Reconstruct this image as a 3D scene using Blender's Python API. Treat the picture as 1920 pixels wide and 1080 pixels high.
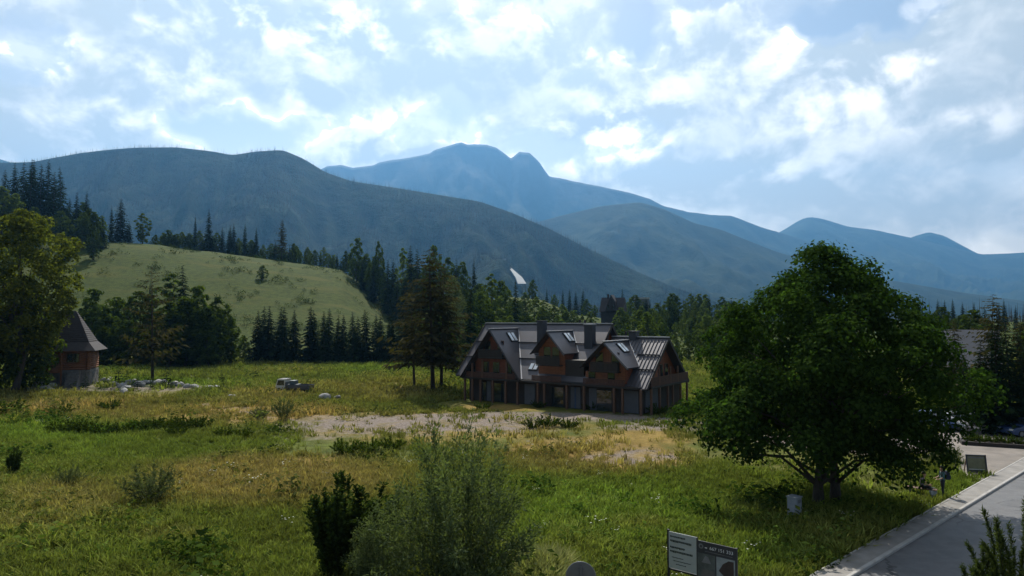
import bpy, math, random
import numpy as np
from mathutils import Vector, Matrix

for o in list(bpy.data.objects):
    bpy.data.objects.remove(o)
SC = bpy.context.scene
COL = SC.collection
R = math.radians

# ------------------------------------------------------------------ camera
CAM_H, FPX, PITCH = 10.0, 1300.0, R(2.42)
cam_d = bpy.data.cameras.new('camera')
cam = bpy.data.objects.new('camera', cam_d)
COL.objects.link(cam)
cam.location = (0, 0, CAM_H)
cam.rotation_euler = (R(90) + PITCH, 0, 0)
cam_d.sensor_width = 36.0
cam_d.lens = FPX / 1920 * 36.0
cam_d.clip_start, cam_d.clip_end = 0.1, 60000
SC.camera = cam

# ------------------------------------------------------------------ light
SUN_EL, SUN_AZ = R(47), R(-8)          # azimuth from +Y towards +X
SUN_STRENGTH, SKY_STRENGTH, EXPOSURE = 5.0, 0.11, 0.26
CLOUD_BIAS, CLOUD_GREY, CLOUD_WHITE, HORIZON = -.24, (.57, .60, .595), (1.62, 1.51, 1.37), (1.42, 1.27, 1.11)
SKY_TINT = (1.20, 1.02, .80)
sun_d = bpy.data.lights.new('sun', 'SUN')
sun_d.energy, sun_d.angle, sun_d.color = SUN_STRENGTH, R(0.5), (1.0, 0.95, 0.86)
sun = bpy.data.objects.new('sun', sun_d)
COL.objects.link(sun)
sun.location = (0, 0, 60)
sdir = Vector((math.sin(SUN_AZ) * math.cos(SUN_EL), math.cos(SUN_AZ) * math.cos(SUN_EL), math.sin(SUN_EL)))
sun.rotation_euler = (-sdir).to_track_quat('-Z', 'Y').to_euler()

SC.view_settings.view_transform = 'Standard'
SC.view_settings.look = 'None'
SC.view_settings.exposure = EXPOSURE
SC.view_settings.gamma = 1
SC.view_settings.use_curve_mapping = False
SC.cycles.use_denoising = True
SC.cycles.max_bounces = 6
SC.cycles.diffuse_bounces = 3
SC.cycles.glossy_bounces = 2
SC.cycles.transmission_bounces = 3
SC.cycles.transparent_max_bounces = 6
SC.cycles.volume_bounces = 0
SC.cycles.use_fast_gi = False
SC.cycles.use_persistent_data = False


def pix_dir(px, py):
    """world direction of a photograph pixel, scaled so that y = 1"""
    a, b = (px - 960) / FPX, (540 - py) / FPX
    c, s = math.cos(PITCH), math.sin(PITCH)
    d = np.array([a, c - b * s, s + b * c])
    return d / d[1]


# ------------------------------------------------------------------ node helper
class Nodes:
    def __init__(self, tree):
        self.t = tree
        tree.nodes.clear()

    def n(self, typ, ins=None, **props):
        nd = self.t.nodes.new(typ)
        for k, v in props.items():
            setattr(nd, k, v)
        for k, v in (ins or {}).items():
            self.set(nd, k, v)
        return nd

    def set(self, nd, k, v):
        sock = nd.inputs[k]
        if isinstance(v, bpy.types.NodeSocket):
            self.t.links.new(v, sock)
        elif isinstance(v, bpy.types.Node):
            self.t.links.new(v.outputs[0], sock)
        else:
            if hasattr(sock, 'default_value'):
                if sock.type == 'RGBA' and len(v) == 3:
                    v = (*v, 1)
                sock.default_value = v

    def math(self, op, a, b=None, c=None, clamp=False):
        ins = {0: a}
        if b is not None:
            ins[1] = b
        if c is not None:
            ins[2] = c
        return self.n('ShaderNodeMath', ins, operation=op, use_clamp=clamp).outputs[0]

    def vmath(self, op, a, b=None):
        ins = {0: a}
        if b is not None:
            ins[1] = b
        nd = self.n('ShaderNodeVectorMath', ins, operation=op)
        return nd.outputs['Value'] if op in ('LENGTH', 'DOT_PRODUCT', 'DISTANCE') else nd.outputs[0]

    def ramp(self, v, a, b, lo=0.0, hi=1.0, smooth=True):
        nd = self.n('ShaderNodeMapRange', {0: v, 1: a, 2: b, 3: lo, 4: hi},
                    interpolation_type='SMOOTHSTEP' if smooth else 'LINEAR', clamp=True)
        return nd.outputs[0]

    def mix(self, f, a, b, blend='MIX'):
        nd = self.n('ShaderNodeMix', data_type='RGBA', blend_type=blend)
        self.set(nd, 0, f)
        self.set(nd, 6, a)
        self.set(nd, 7, b)
        return nd.outputs[2]

    def noise(self, vec, scale, detail=4, rough=0.55, dist=0.0):
        ins = {'Scale': scale, 'Detail': detail, 'Roughness': rough, 'Distortion': dist}
        if vec is not None:
            ins['Vector'] = vec
        return self.n('ShaderNodeTexNoise', ins).outputs[0]


# ------------------------------------------------------------------ world: physical sky and cumulus clouds
world = bpy.data.worlds.new('World')
SC.world = world
world.use_nodes = True
N = Nodes(world.node_tree)
sky = N.n('ShaderNodeTexSky', sky_type='NISHITA', sun_disc=False)
sky.sun_elevation = SUN_EL
sky.sun_rotation = SUN_AZ
sky.altitude = 900
sky.air_density = 1.0
sky.dust_density = 1.6
sky.ozone_density = 2.0
dirv = N.n('ShaderNodeTexCoord').outputs['Generated']
dn = N.vmath('NORMALIZE', dirv)
sep = N.n('ShaderNodeSeparateXYZ', {0: dn})
el = N.math('ARCSINE', sep.outputs[2])
az = N.math('ARCTAN2', sep.outputs[0], sep.outputs[1])
pa = N.n('ShaderNodeCombineXYZ', {0: az, 1: el, 2: 0.0}).outputs[0]

# large cloud masses: (photo px, py, radius x, radius y, weight)
BLOBS = [
    (50, 235, 190, 75, .34), (120, 265, 180, 60, .30), (-150, 120, 200, 120, .2),
    (330, 40, 230, 60, .36), (300, 120, 190, 55, .36), (250, 200, 55, 60, .30), (560, 95, 180, 95, .36),
    (470, 160, 150, 70, .22), (700, 100, 110, 130, .30), (830, 110, 80, 70, .26),
    (650, 285, 120, 28, .30), (820, 278, 90, 18, .2), (960, 130, 190, 110, .24),
    (1155, 105, 28, 18, .34), (1060, 235, 90, 45, .28), (1210, 190, 120, 70, .26), (1330, 120, 160, 120, .26),
    (1530, 110, 130, 45, .34), (1650, 150, 120, 60, .36), (1480, 220, 170, 70, .36), (1680, 220, 160, 70, .3),
    (1850, 60, 150, 95, .38), (1850, 210, 130, 60, .30), (1500, 300, 320, 50, .26),
    (1250, 345, 260, 50, .26), (1700, 400, 420, 70, .20), (1050, 320, 120, 40, .24),
    # clear gaps
    (640, 10, 50, 40, -.34), (1175, 45, 40, 60, -.26), (1215, 110, 35, 55, -.22),
    (1600, 45, 110, 60, -.34), (60, 110, 110, 60, -.30), (430, 250, 150, 50, -.30), (800, 215, 170, 40, -.16), (1440, 200, 20, 30, -.2),
]
# where the cloud is thin enough for the sun behind it to shine through
GLOW = [(420, 30, 220, 50, .8), (300, 125, 170, 45, .75), (560, 55, 170, 45, .9), (690, 80, 60, 70, .8), (825, 115, 60, 40, .8), (70, 235, 190, 60, .5),
        (590, 165, 60, 50, .7), (1190, 205, 110, 50, .75), (1290, 110, 40, 80, .6), (1530, 95, 130, 32, .9), (1650, 130, 100, 45, .8), (1490, 205, 140, 40, .7),
        (1660, 230, 130, 40, .55), (1715, 60, 45, 80, .9), (1830, 220, 70, 50, .6), (660, 285, 110, 28, .7), (1080, 240, 90, 40, .75), (1250, 330, 300, 40, .45), (1155, 105, 30, 20, .9), (255, 215, 50, 50, .6)]


def masses(lst):
    total = None
    for bx, by, rx, ry, w in lst:
        d = pix_dir(bx, by)
        d = d / np.linalg.norm(d)
        c = (math.atan2(d[0], d[1]), math.asin(d[2]), 0)
        q = N.vmath('MULTIPLY', N.vmath('SUBTRACT', paw, c), (FPX / rx, FPX / ry, 0))
        m = N.ramp(N.vmath('LENGTH', q), 0.15, 1.45, w, 0.0)
        total = m if total is None else N.math('ADD', total, m)
    return total


wob = N.n('ShaderNodeTexNoise', {'Vector': pa, 'Scale': 9.0, 'Detail': 3.0, 'Roughness': .55}, noise_dimensions='2D').outputs[1]
paw = N.vmath('ADD', pa, N.vmath('MULTIPLY', N.vmath('SUBTRACT', wob, (.5, .5, .5)), (.11, .09, 0)))
total = N.math('MULTIPLY', masses(BLOBS), 1.55)
glow = N.math('MULTIPLY', masses(GLOW + [(1150, 265, 150, 45, .6), (1400, 130, 90, 60, .5), (950, 60, 120, 70, .3), (1420, 300, 200, 40, .35), (1560, 160, 120, 50, .5)]), 1.1)
vs = N.n('ShaderNodeCombineXYZ', {0: az, 1: N.math('MULTIPLY', el, 1.35), 2: 0.0}).outputs[0]
warp = N.n('ShaderNodeTexNoise', {'Vector': vs, 'Scale': 7.0, 'Detail': 2.0, 'Roughness': .5}, noise_dimensions='2D').outputs[1]
vw = N.vmath('ADD', vs, N.vmath('MULTIPLY', N.vmath('SUBTRACT', warp, (.5, .5, .5)), (.045, .045, 0)))


def puffs(vec, det):
    fb = N.n('ShaderNodeTexNoise', {'Vector': vec, 'Scale': 2.6, 'Detail': 6 + det, 'Roughness': .60}, noise_dimensions='2D').outputs[0]
    vor = N.n('ShaderNodeTexVoronoi', {'Vector': vec, 'Scale': 10.0, 'Detail': 2.0 + det, 'Roughness': .5, 'Lacunarity': 2.2},
              feature='F1', voronoi_dimensions='2D', normalize=True).outputs[0]
    return N.math('SUBTRACT', N.math('MULTIPLY', fb, .70), N.math('MULTIPLY', vor, .42))


p0 = puffs(vw, 2)
p1 = puffs(N.vmath('ADD', vw, (.008, .042, 0)), 1)     # the same cloud a little nearer to the sun
dens = N.math('ADD', N.math('ADD', p0, total), CLOUD_BIAS)
lit = N.ramp(N.math('SUBTRACT', p0, p1), -.06, .15)
width = N.math('MULTIPLY_ADD', lit, -.25, .31)
cover = N.ramp(N.math('DIVIDE', dens, width), -.1, 1.0)
soft = N.ramp(dens, -.32, .02, 0.0, .36)
thin = N.ramp(dens, .03, .26, 1.0, .0)
w = N.math('MULTIPLY_ADD', thin, N.math('MULTIPLY_ADD', lit, .55, .16), N.math('MULTIPLY', lit, .50))
w = N.math('MULTIPLY_ADD', glow, N.math('MULTIPLY_ADD', lit, 1.25, -.02), w)
w = N.math('MULTIPLY', w, N.ramp(dens, .10, .45, 1.0, .50), clamp=True)
cosun = N.vmath('DOT_PRODUCT', dn, tuple(sdir))
fwd = N.ramp(cosun, -.1, .85, .26, 1.0)      # forward scattering: clouds near the sun are the brightest
bright = N.mix(w, CLOUD_GREY, CLOUD_WHITE)
f3 = N.n('ShaderNodeCombineXYZ', {0: fwd, 1: fwd, 2: fwd}).outputs[0]
cloud = N.vmath('MULTIPLY', bright, f3)
skyc = N.vmath('MULTIPLY', sky.outputs[0], tuple(SKY_STRENGTH * k for k in SKY_TINT))
hz = N.ramp(el, R(2), R(17), .75, 0.0)
skyc = N.mix(hz, skyc, N.vmath('MULTIPLY', HORIZON, f3))
veil = N.mix(N.math('MAXIMUM', cover, soft), skyc, cloud)
bg = N.n('ShaderNodeBackground', {0: veil, 1: 1.0})
wo = N.n('ShaderNodeOutputWorld', {0: bg})
world.cycles.sampling_method = 'MANUAL'
world.cycles.sample_map_resolution = 256

# ------------------------------------------------------------------ object helpers
def tag(o, label=None, cat=None, group=None, kind=None):
    if label: o['label'] = label
    if cat: o['category'] = cat
    if group: o['group'] = group
    if kind: o['kind'] = kind
    return o


def link(name, data, parent=None, loc=None, mats=None):
    o = bpy.data.objects.new(name, data)
    COL.objects.link(o)
    if parent: o.parent = parent
    if loc is not None: o.location = loc
    return o


def empty(name, loc=(0, 0, 0), rz=0.0, label=None, cat=None, group=None):
    o = bpy.data.objects.new(name, None)
    COL.objects.link(o)
    o.empty_display_size = .2
    o.location = loc
    o.rotation_euler = (0, 0, rz)
    return tag(o, label, cat, group)


def mesh(name, verts, faces, mat=None, smooth=False):
    """verts (n,3); faces: list of tuples or an (m,k) array"""
    me = bpy.data.meshes.new(name)
    verts = np.asarray(verts, dtype=np.float32)
    if isinstance(faces, np.ndarray):
        m, k = faces.shape
        me.vertices.add(len(verts)); me.vertices.foreach_set('co', verts.ravel())
        me.loops.add(m * k); me.loops.foreach_set('vertex_index', faces.astype(np.int32).ravel())
        me.polygons.add(m)
        me.polygons.foreach_set('loop_start', np.arange(0, m * k, k, dtype=np.int32))
        me.update(calc_edges=True)
    else:
        me.from_pydata([tuple(v) for v in verts.tolist()], [], faces)
        me.update()
    if smooth:
        me.polygons.foreach_set('use_smooth', np.ones(len(me.polygons), dtype=bool))
    for mm in (mat if isinstance(mat, (list, tuple)) else [mat]):
        if mm: me.materials.append(mm)
    return me


def attr(me, name, values, typ='FLOAT', domain='POINT'):
    a = me.attributes.new(name, typ, domain)
    key = {'FLOAT': 'value', 'FLOAT_VECTOR': 'vector', 'FLOAT_COLOR': 'color'}[typ]
    a.data.foreach_set(key, np.asarray(values, dtype=np.float32).ravel())


class MB:
    """collects boxes, bars, tubes and polygons into one mesh"""
    def __init__(self): self.v, self.f = [], []

    def add(self, vs, fs):
        b = len(self.v)
        self.v += [tuple(map(float, p)) for p in vs]
        self.f += [tuple(i + b for i in f) for f in fs]
        return self

    def box(self, x0, x1, y0, y1, z0, z1):
        vs = [(x, y, z) for z in (z0, z1) for y in (y0, y1) for x in (x0, x1)]
        return self.add(vs, [(0, 2, 3, 1), (4, 5, 7, 6), (0, 1, 5, 4), (2, 6, 7, 3), (0, 4, 6, 2), (1, 3, 7, 5)])

    def obox(self, c, ax, ay, az):
        """box from a centre and three half-axis vectors"""
        c, ax, ay, az = (np.array(q, float) for q in (c, ax, ay, az))
        vs = [c + sx * ax + sy * ay + sz * az for sz in (-1, 1) for sy in (-1, 1) for sx in (-1, 1)]
        return self.add(vs, [(0, 2, 3, 1), (4, 5, 7, 6), (0, 1, 5, 4), (2, 6, 7, 3), (0, 4, 6, 2), (1, 3, 7, 5)])

    def bar(self, a, b, w, h, up=(0, 0, 1)):
        a, b, up = np.array(a, float), np.array(b, float), np.array(up, float)
        d = b - a; L = np.linalg.norm(d); d /= L
        s = np.cross(d, up)
        if np.linalg.norm(s) < 1e-4: s = np.cross(d, (1, 0, 0))
        s /= np.linalg.norm(s); u = np.cross(s, d)
        return self.obox((a + b) / 2, d * L / 2, s * w / 2, u * h / 2)

    def tube(self, pts, rad, n=8, cap=True):
        pts = [np.array(p, float) for p in pts]
        if not hasattr(rad, '__len__'): rad = [rad] * len(pts)
        b = len(self.v); ref = None
        for i, p in enumerate(pts):
            d = pts[min(i + 1, len(pts) - 1)] - pts[max(i - 1, 0)]
            d = d / (np.linalg.norm(d) + 1e-9)
            if ref is None:
                ref = np.cross(d, (0, 0, 1) if abs(d[2]) < .9 else (1, 0, 0))
            ref = ref - d * ref.dot(d); ref /= np.linalg.norm(ref) + 1e-9
            w = np.cross(d, ref)
            for k in range(n):
                t = 2 * math.pi * k / n
                self.v.append(tuple(p + rad[i] * (ref * math.cos(t) + w * math.sin(t))))
        for i in range(len(pts) - 1):
            for k in range(n):
                k2 = (k + 1) % n
                self.f.append((b + i * n + k, b + i * n + k2, b + (i + 1) * n + k2, b + (i + 1) * n + k))
        if cap:
            self.f.append(tuple(b + k for k in reversed(range(n))))
            self.f.append(tuple(b + (len(pts) - 1) * n + k for k in range(n)))
        return self

    def prism(self, poly, dvec):
        """a planar polygon extruded by a vector"""
        n = len(poly); poly = [np.array(p, float) for p in poly]; d = np.array(dvec, float)
        vs = poly + [p + d for p in poly]
        fs = [tuple(reversed(range(n))), tuple(range(n, 2 * n))]
        fs += [(i, (i + 1) % n, n + (i + 1) % n, n + i) for i in range(n)]
        return self.add(vs, fs)

    def build(self, name, mat, parent=None, smooth=False, loc=None):
        me = mesh(name, self.v, self.f, mat, smooth)
        return link(name, me, parent, loc)


def copy_tree(o, parent=None):
    c = o.copy(); COL.objects.link(c)
    c.parent = parent
    if parent is not None: c.matrix_parent_inverse = o.matrix_parent_inverse
    for ch in o.children: copy_tree(ch, c)
    return c


# ------------------------------------------------------------------ terrain
DC = 330.0
CREST = np.array([(-1500, 395), (-500, 405), (0, 428), (90, 440), (180, 455), (300, 463), (450, 481), (560, 496), (640, 508), (700, 550), (750, 584),
                  (850, 575), (950, 556), (1010, 562), (1080, 592), (1180, 603), (1350, 606), (3500, 606)], float)


def sstep(t):
    t = np.clip(t, 0, 1)
    return t * t * (3 - 2 * t)


def fbm(x, y, seed=0, octs=4, scale=1.0, rough=.5):
    rng = np.random.RandomState(seed)
    out = np.zeros(np.broadcast(x, y).shape); amp = 1.0; fr = scale
    for _ in range(octs):
        for _k in range(3):
            a = rng.uniform(0, 2 * math.pi); p = rng.uniform(0, 6.28); f = fr * rng.uniform(.75, 1.35)
            out = out + amp * np.sin((x * math.cos(a) + y * math.sin(a)) * f + p + 1.3 * np.sin((y * math.cos(a) - x * math.sin(a)) * f * .7 + p * 2)) / 3
        amp *= rough; fr *= 2.1
    return out


ROAD_P, ROAD_D = np.array([12.85, 26.8]), np.array([.741, .671])
ROAD_N = np.array([-ROAD_D[1], ROAD_D[0]])


def road_dist(x, y):
    """signed distance left of the kerb line"""
    return (x - ROAD_P[0]) * ROAD_N[0] + (y - ROAD_P[1]) * ROAD_N[1]


def ter(x, y):
    x, y = np.asarray(x, float), np.asarray(y, float)
    yy = np.maximum(y, 5.0)
    px = np.clip(960 + FPX * x / yy, -1500, 3500)
    zc = CAM_H + DC * (595 - np.interp(px, CREST[:, 0], CREST[:, 1])) / FPX
    s = sstep((y - 160) / (DC - 160))
    beyond = np.clip((y - DC) / 900, 0, 1)
    z = zc * s * (1 - beyond) + (-2) * beyond
    rough = .10 * fbm(x, y, 3, 4, .35) + .35 * s * fbm(x, y, 5, 3, .06) * 2
    flat = sstep((road_dist(x, y) - 1.5) / 5) * sstep((y - 8) / 10)
    house = 1 - np.exp(-(((x - 5) / 22) ** 2 + ((y - 82) / 14) ** 2) ** 2)
    yard = 1 - np.exp(-(((x - 38) / 16) ** 2 + ((y - 58) / 16) ** 2) ** 2)
    return z + rough * flat * house * yard


def ground_at(px, py):
    """where the sight line of a photograph pixel meets the terrain"""
    d = pix_dir(px, py)
    t = 15.0; prev = t
    while t < 3000:
        if CAM_H + d[2] * t < float(ter(d[0] * t, t)): break
        prev = t; t *= 1.02
    lo, hi = prev, t
    for _ in range(30):
        m = (lo + hi) / 2
        if CAM_H + d[2] * m < float(ter(d[0] * m, m)): hi = m
        else: lo = m
    return Vector((d[0] * hi, hi, float(ter(d[0] * hi, hi))))


def at_depth(px, D):
    x = (px - 960) / FPX * D
    return Vector((x, D, float(ter(x, D))))


def project(x, y, z):
    """photograph pixel of a world point (layout only)"""
    c, s = math.cos(PITCH), math.sin(PITCH)
    dz = z - CAM_H
    f = y * c + dz * s; u = -y * s + dz * c
    f = np.maximum(f, .5)
    return 960 + FPX * x / f, 540 - FPX * u / f

# ------------------------------------------------------------------ materials
def new_mat(name):
    m = bpy.data.materials.new(name)
    m.use_nodes = True
    n = Nodes(m.node_tree)
    return m, n


def out(n, shader, disp=None):
    o = n.n('ShaderNodeOutputMaterial', {0: shader})
    return o


def simple_mat(name, col, rough=.7, var=.25, scale=6.0, metal=0.0, bump=0.0, bscale=20.0, stretch=(1, 1, 1), spec=.5):
    """one base colour, mottled by two octaves of noise"""
    m, n = new_mat(name)
    co = n.n('ShaderNodeTexCoord').outputs['Object']
    v = n.vmath('MULTIPLY', co, stretch)
    f = n.noise(v, scale, 5, .6)
    f = n.ramp(f, .3, .7, 1 - var, 1 + var, False)
    c = n.vmath('MULTIPLY', col, n.n('ShaderNodeCombineXYZ', {0: f, 1: f, 2: f}).outputs[0])
    p = n.n('ShaderNodeBsdfPrincipled', {'Base Color': c, 'Roughness': rough, 'Metallic': metal, 'Specular IOR Level': spec})
    if bump:
        b = n.n('ShaderNodeBump', {'Height': n.noise(v, bscale, 4, .6), 'Strength': bump, 'Distance': .03})
        n.set(p, 'Normal', b.outputs[0])
    out(n, p)
    return m


def leaf_mat(name, dark, light, trans=.35, per_obj=.25, tcol=None, rough=.5, instancer=False):
    """leaf colour differs a little from leaf to leaf and from plant to plant; light passes through"""
    m, n = new_mat(name)
    isl = n.n('ShaderNodeNewGeometry').outputs['Random Per Island']
    c = n.mix(isl, dark, light)
    rnd = n.n('ShaderNodeObjectInfo').outputs['Random']
    k = n.ramp(rnd, 0, 1, 1 - per_obj, 1 + per_obj, False)
    c = n.vmath('MULTIPLY', c, n.n('ShaderNodeCombineXYZ', {0: k, 1: k, 2: k}).outputs[0])
    if instancer:
        a = n.n('ShaderNodeAttribute', attribute_name='tint', attribute_type='INSTANCER')
        c = n.vmath('MULTIPLY', a.outputs['Vector'], c)
    d = n.n('ShaderNodeBsdfDiffuse', {'Color': c})
    tc = n.vmath('MULTIPLY', c, tcol or (1.25, 1.35, .55))
    t = n.n('ShaderNodeBsdfTranslucent', {'Color': tc})
    s = n.n('ShaderNodeMixShader', {0: trans, 1: d, 2: t})
    out(n, s)
    return m


def ground_material():
    m, n = new_mat('meadow soil')
    co = n.n('ShaderNodeTexCoord').outputs['Object']
    at = n.n('ShaderNodeAttribute', attribute_name='zones').outputs['Vector']
    z = n.n('ShaderNodeSeparateXYZ', {0: at})
    big = n.noise(co, .09, 6, .62)
    mid = n.noise(co, .55, 6, .65)
    fine = n.noise(co, 4.0, 6, .7)
    fl = n.noise(n.vmath('MULTIPLY', co, (1, .45, 1)), .35, 6, .65)
    green = n.mix(n.ramp(mid, .34, .66), (.060, .078, .013), (.115, .130, .022))
    green = n.mix(n.ramp(big, .42, .68), green, (.14, .125, .026))
    lush = n.mix(mid, (.075, .115, .012), (.125, .175, .022))
    straw = n.mix(n.ramp(fl, .35, .66), (.19, .125, .030), (.29, .205, .06))
    grav = n.mix(n.ramp(fine, .3, .72), (.165, .130, .105), (.275, .232, .20))
    ws = n.ramp(n.math('ADD', z.outputs[0], n.math('MULTIPLY', n.math('SUBTRACT', fl, .5), 1.1)), .30, .75)
    wg = n.ramp(n.math('ADD', z.outputs[1], n.math('MULTIPLY', n.math('SUBTRACT', mid, .5), 2.3)), .25, 1.05)
    wl = n.ramp(n.math('ADD', z.outputs[2], n.math('MULTIPLY', n.math('SUBTRACT', mid, .5), .7)), .3, .7)
    c = n.mix(wl, green, lush)
    c = n.mix(ws, c, straw)
    c = n.mix(wg, c, grav)
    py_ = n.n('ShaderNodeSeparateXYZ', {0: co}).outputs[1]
    turf = n.mix(n.ramp(mid, .3, .7), (.028, .044, .004), (.056, .078, .008))       # hill pasture colour darkened to stand for shade on a slope facing from the sun
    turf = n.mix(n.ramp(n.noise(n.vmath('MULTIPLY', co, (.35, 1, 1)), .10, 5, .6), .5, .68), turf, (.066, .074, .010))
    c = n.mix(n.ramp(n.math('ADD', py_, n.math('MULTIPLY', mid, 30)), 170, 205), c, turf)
    k = n.ramp(fine, .25, .75, .72, 1.28, False)
    c = n.vmath('MULTIPLY', c, n.n('ShaderNodeCombineXYZ', {0: k, 1: k, 2: k}).outputs[0])
    p = n.n('ShaderNodeBsdfPrincipled', {'Base Color': c, 'Roughness': .95, 'Specular IOR Level': .1})
    b = n.n('ShaderNodeBump', {'Height': n.noise(co, 2.2, 8, .72), 'Strength': .9, 'Distance': .25})
    n.set(p, 'Normal', b.outputs[0])
    out(n, p)
    return m


def asphalt_material():
    m, n = new_mat('worn grey asphalt')
    co = n.n('ShaderNodeTexCoord').outputs['Object']
    big = n.noise(co, .22, 4, .6); mid = n.noise(co, 1.6, 5, .65); grit = n.noise(co, 60, 2, .7)
    wv = n.vmath('ADD', co, n.vmath('MULTIPLY', n.n('ShaderNodeTexNoise', {'Vector': co, 'Scale': 1.2, 'Detail': 4}).outputs[1], (1.3, 1.3, 0)))
    cr = n.n('ShaderNodeTexVoronoi', {'Vector': wv, 'Scale': .28}, feature='DISTANCE_TO_EDGE').outputs[0]
    crack = n.math('MULTIPLY', n.ramp(cr, .004, .018, 1.0, 0.0), n.ramp(big, .45, .6))
    c = n.mix(n.ramp(mid, .3, .7), (.095, .095, .098), (.135, .134, .134))
    c = n.mix(n.ramp(big, .5, .68), c, (.085, .084, .084))
    c = n.mix(crack, c, (.03, .03, .03))
    k = n.ramp(grit, .2, .8, .82, 1.18, False)
    c = n.vmath('MULTIPLY', c, n.n('ShaderNodeCombineXYZ', {0: k, 1: k, 2: k}).outputs[0])
    p = n.n('ShaderNodeBsdfPrincipled', {'Base Color': c, 'Roughness': .62})
    b = n.n('ShaderNodeBump', {'Height': grit, 'Strength': .5, 'Distance': .02})
    n.set(p, 'Normal', b.outputs[0])
    out(n, p)
    return m


def hill_material(name, a, b, scale, rock=None):
    m, n = new_mat(name)
    co = n.n('ShaderNodeTexCoord').outputs['Object']
    f = n.noise(co, scale, 8, .65)
    g = n.noise(co, scale * .12, 4, .6)
    c = n.mix(n.ramp(n.math('ADD', n.math('MULTIPLY', f, .6), n.math('MULTIPLY', g, .4)), .36, .62), a, b)
    if rock:
        sp = n.n('ShaderNodeSeparateXYZ', {0: co})
        h = n.math('ADD', sp.outputs[2], n.math('MULTIPLY', n.math('SUBTRACT', f, .5), rock[2]))
        c = n.mix(n.ramp(h, rock[0], rock[1]), c, rock[3])
    p = n.n('ShaderNodeBsdfPrincipled', {'Base Color': c, 'Roughness': .95, 'Specular IOR Level': .05})
    bm = n.n('ShaderNodeBump', {'Height': f, 'Strength': .8, 'Distance': 40})
    n.set(p, 'Normal', bm.outputs[0])
    out(n, p)
    return m


# ------------------------------------------------------------------ ground sheet
# zones given as ellipses in photograph pixels, turned into world masks on the sheet
STRAW = [(520, 905, 260, 55, 1.0), (300, 930, 330, 30, .5), (120, 760, 330, 24, .95), (420, 775, 300, 22, .8), (1110, 855, 200, 40, .95), (820, 800, 320, 40, .6),
         (1200, 820, 130, 22, .7), (130, 940, 150, 40, .6), (700, 735, 120, 22, .75), (40, 985, 120, 20, .4), (700, 880, 80, 40, .5), (930, 765, 100, 10, .7),
         (1200, 990, 60, 14, .35), (330, 1010, 90, 16, .35), (500, 745, 100, 12, .7)]
GRAVEL = [(720, 796, 220, 22, .9), (900, 797, 160, 17, .85), (480, 770, 110, 10, .5), (600, 815, 90, 15, .6), (1190, 858, 120, 20, .7), (1230, 800, 110, 9, .85), (1060, 785, 60, 7, .8), (240, 727, 200, 9, .75), (540, 790, 90, 10, .5), (1090, 830, 130, 10, .45), (400, 760, 90, 10, .45)]
LUSH = [(80, 812, 170, 22, 1.0), (260, 840, 260, 26, .6), (1150, 960, 240, 70, .8), (700, 692, 90, 9, .9), (850, 690, 60, 10, .7), (300, 718, 140, 8, .9), (1560, 800, 200, 200, .3), (1790, 905, 70, 28, .9), (500, 1050, 300, 50, .3), (1420, 1040, 90, 40, .6), (600, 830, 120, 18, .4)]
TRACK = [ground_at(*p) for p in [(690, 792), (800, 782), (930, 779), (1050, 780), (1180, 784), (1290, 796), (1380, 812), (1500, 828), (1640, 843), (1800, 852)]]


def zones(x, y, z):
    px, py = project(x, y, z)
    vis = y > 12
    def acc(lst):
        v = np.zeros_like(px)
        for cx, cy, rx, ry, w in lst:
            d2 = ((px - cx) / rx) ** 2 + ((py - cy) / ry) ** 2
            v = np.maximum(v, w * np.exp(-d2 * d2 * .8))
        return np.where(vis, v, 0)
    s, g, l = acc(STRAW), acc(GRAVEL), acc(LUSH)
    d = np.full_like(px, 1e9)
    for a, b in zip(TRACK[:-1], TRACK[1:]):
        ax, ay, bx, by = a.x, a.y, b.x, b.y
        t = np.clip(((x - ax) * (bx - ax) + (y - ay) * (by - ay)) / ((bx - ax) ** 2 + (by - ay) ** 2), 0, 1)
        d = np.minimum(d, np.hypot(x - ax - t * (bx - ax), y - ay - t * (by - ay)))
    g = np.maximum(g, 1.0 * np.exp(-(d / 3.3) ** 4))
    hill = sstep((y - 165) / 60)
    s = np.maximum(s, hill * .12)
    return s, g, l


th = np.concatenate([np.arange(-180, -44, 8), np.arange(-44, 44.01, .25), np.arange(50, 180, 8)])
th = np.radians(th)
rr = [0.5]
while rr[-1] < 6500:
    r = rr[-1]
    rr.append(r + 1.5 if r < 19 else r * 1.0085 if r < 150 else r * 1.016 if r < 450 else r * 1.14)
rr = np.array(rr)
TH, RR = np.meshgrid(th, rr)
gx, gy = RR * np.sin(TH), RR * np.cos(TH)
gz = ter(gx, gy)
nt, nr = len(th), len(rr)
idx = np.arange(nt * nr).reshape(nr, nt)
q = np.stack([idx[:-1, :-1], np.roll(idx, -1, 1)[:-1, :-1], np.roll(idx, -1, 1)[1:, :-1], idx[1:, :-1]], -1).reshape(-1, 4)
seam = np.stack([idx[:-1, -1], idx[:-1, 0], idx[1:, 0], idx[1:, -1]], -1)
gv = np.stack([gx, gy, gz], -1).reshape(-1, 3)
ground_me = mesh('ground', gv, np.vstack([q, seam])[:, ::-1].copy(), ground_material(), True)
zs = zones(gv[:, 0], gv[:, 1], gv[:, 2])
attr(ground_me, 'zones', np.stack(zs, -1), 'FLOAT_VECTOR')
ground = tag(link('ground', ground_me), kind='structure')


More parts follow.
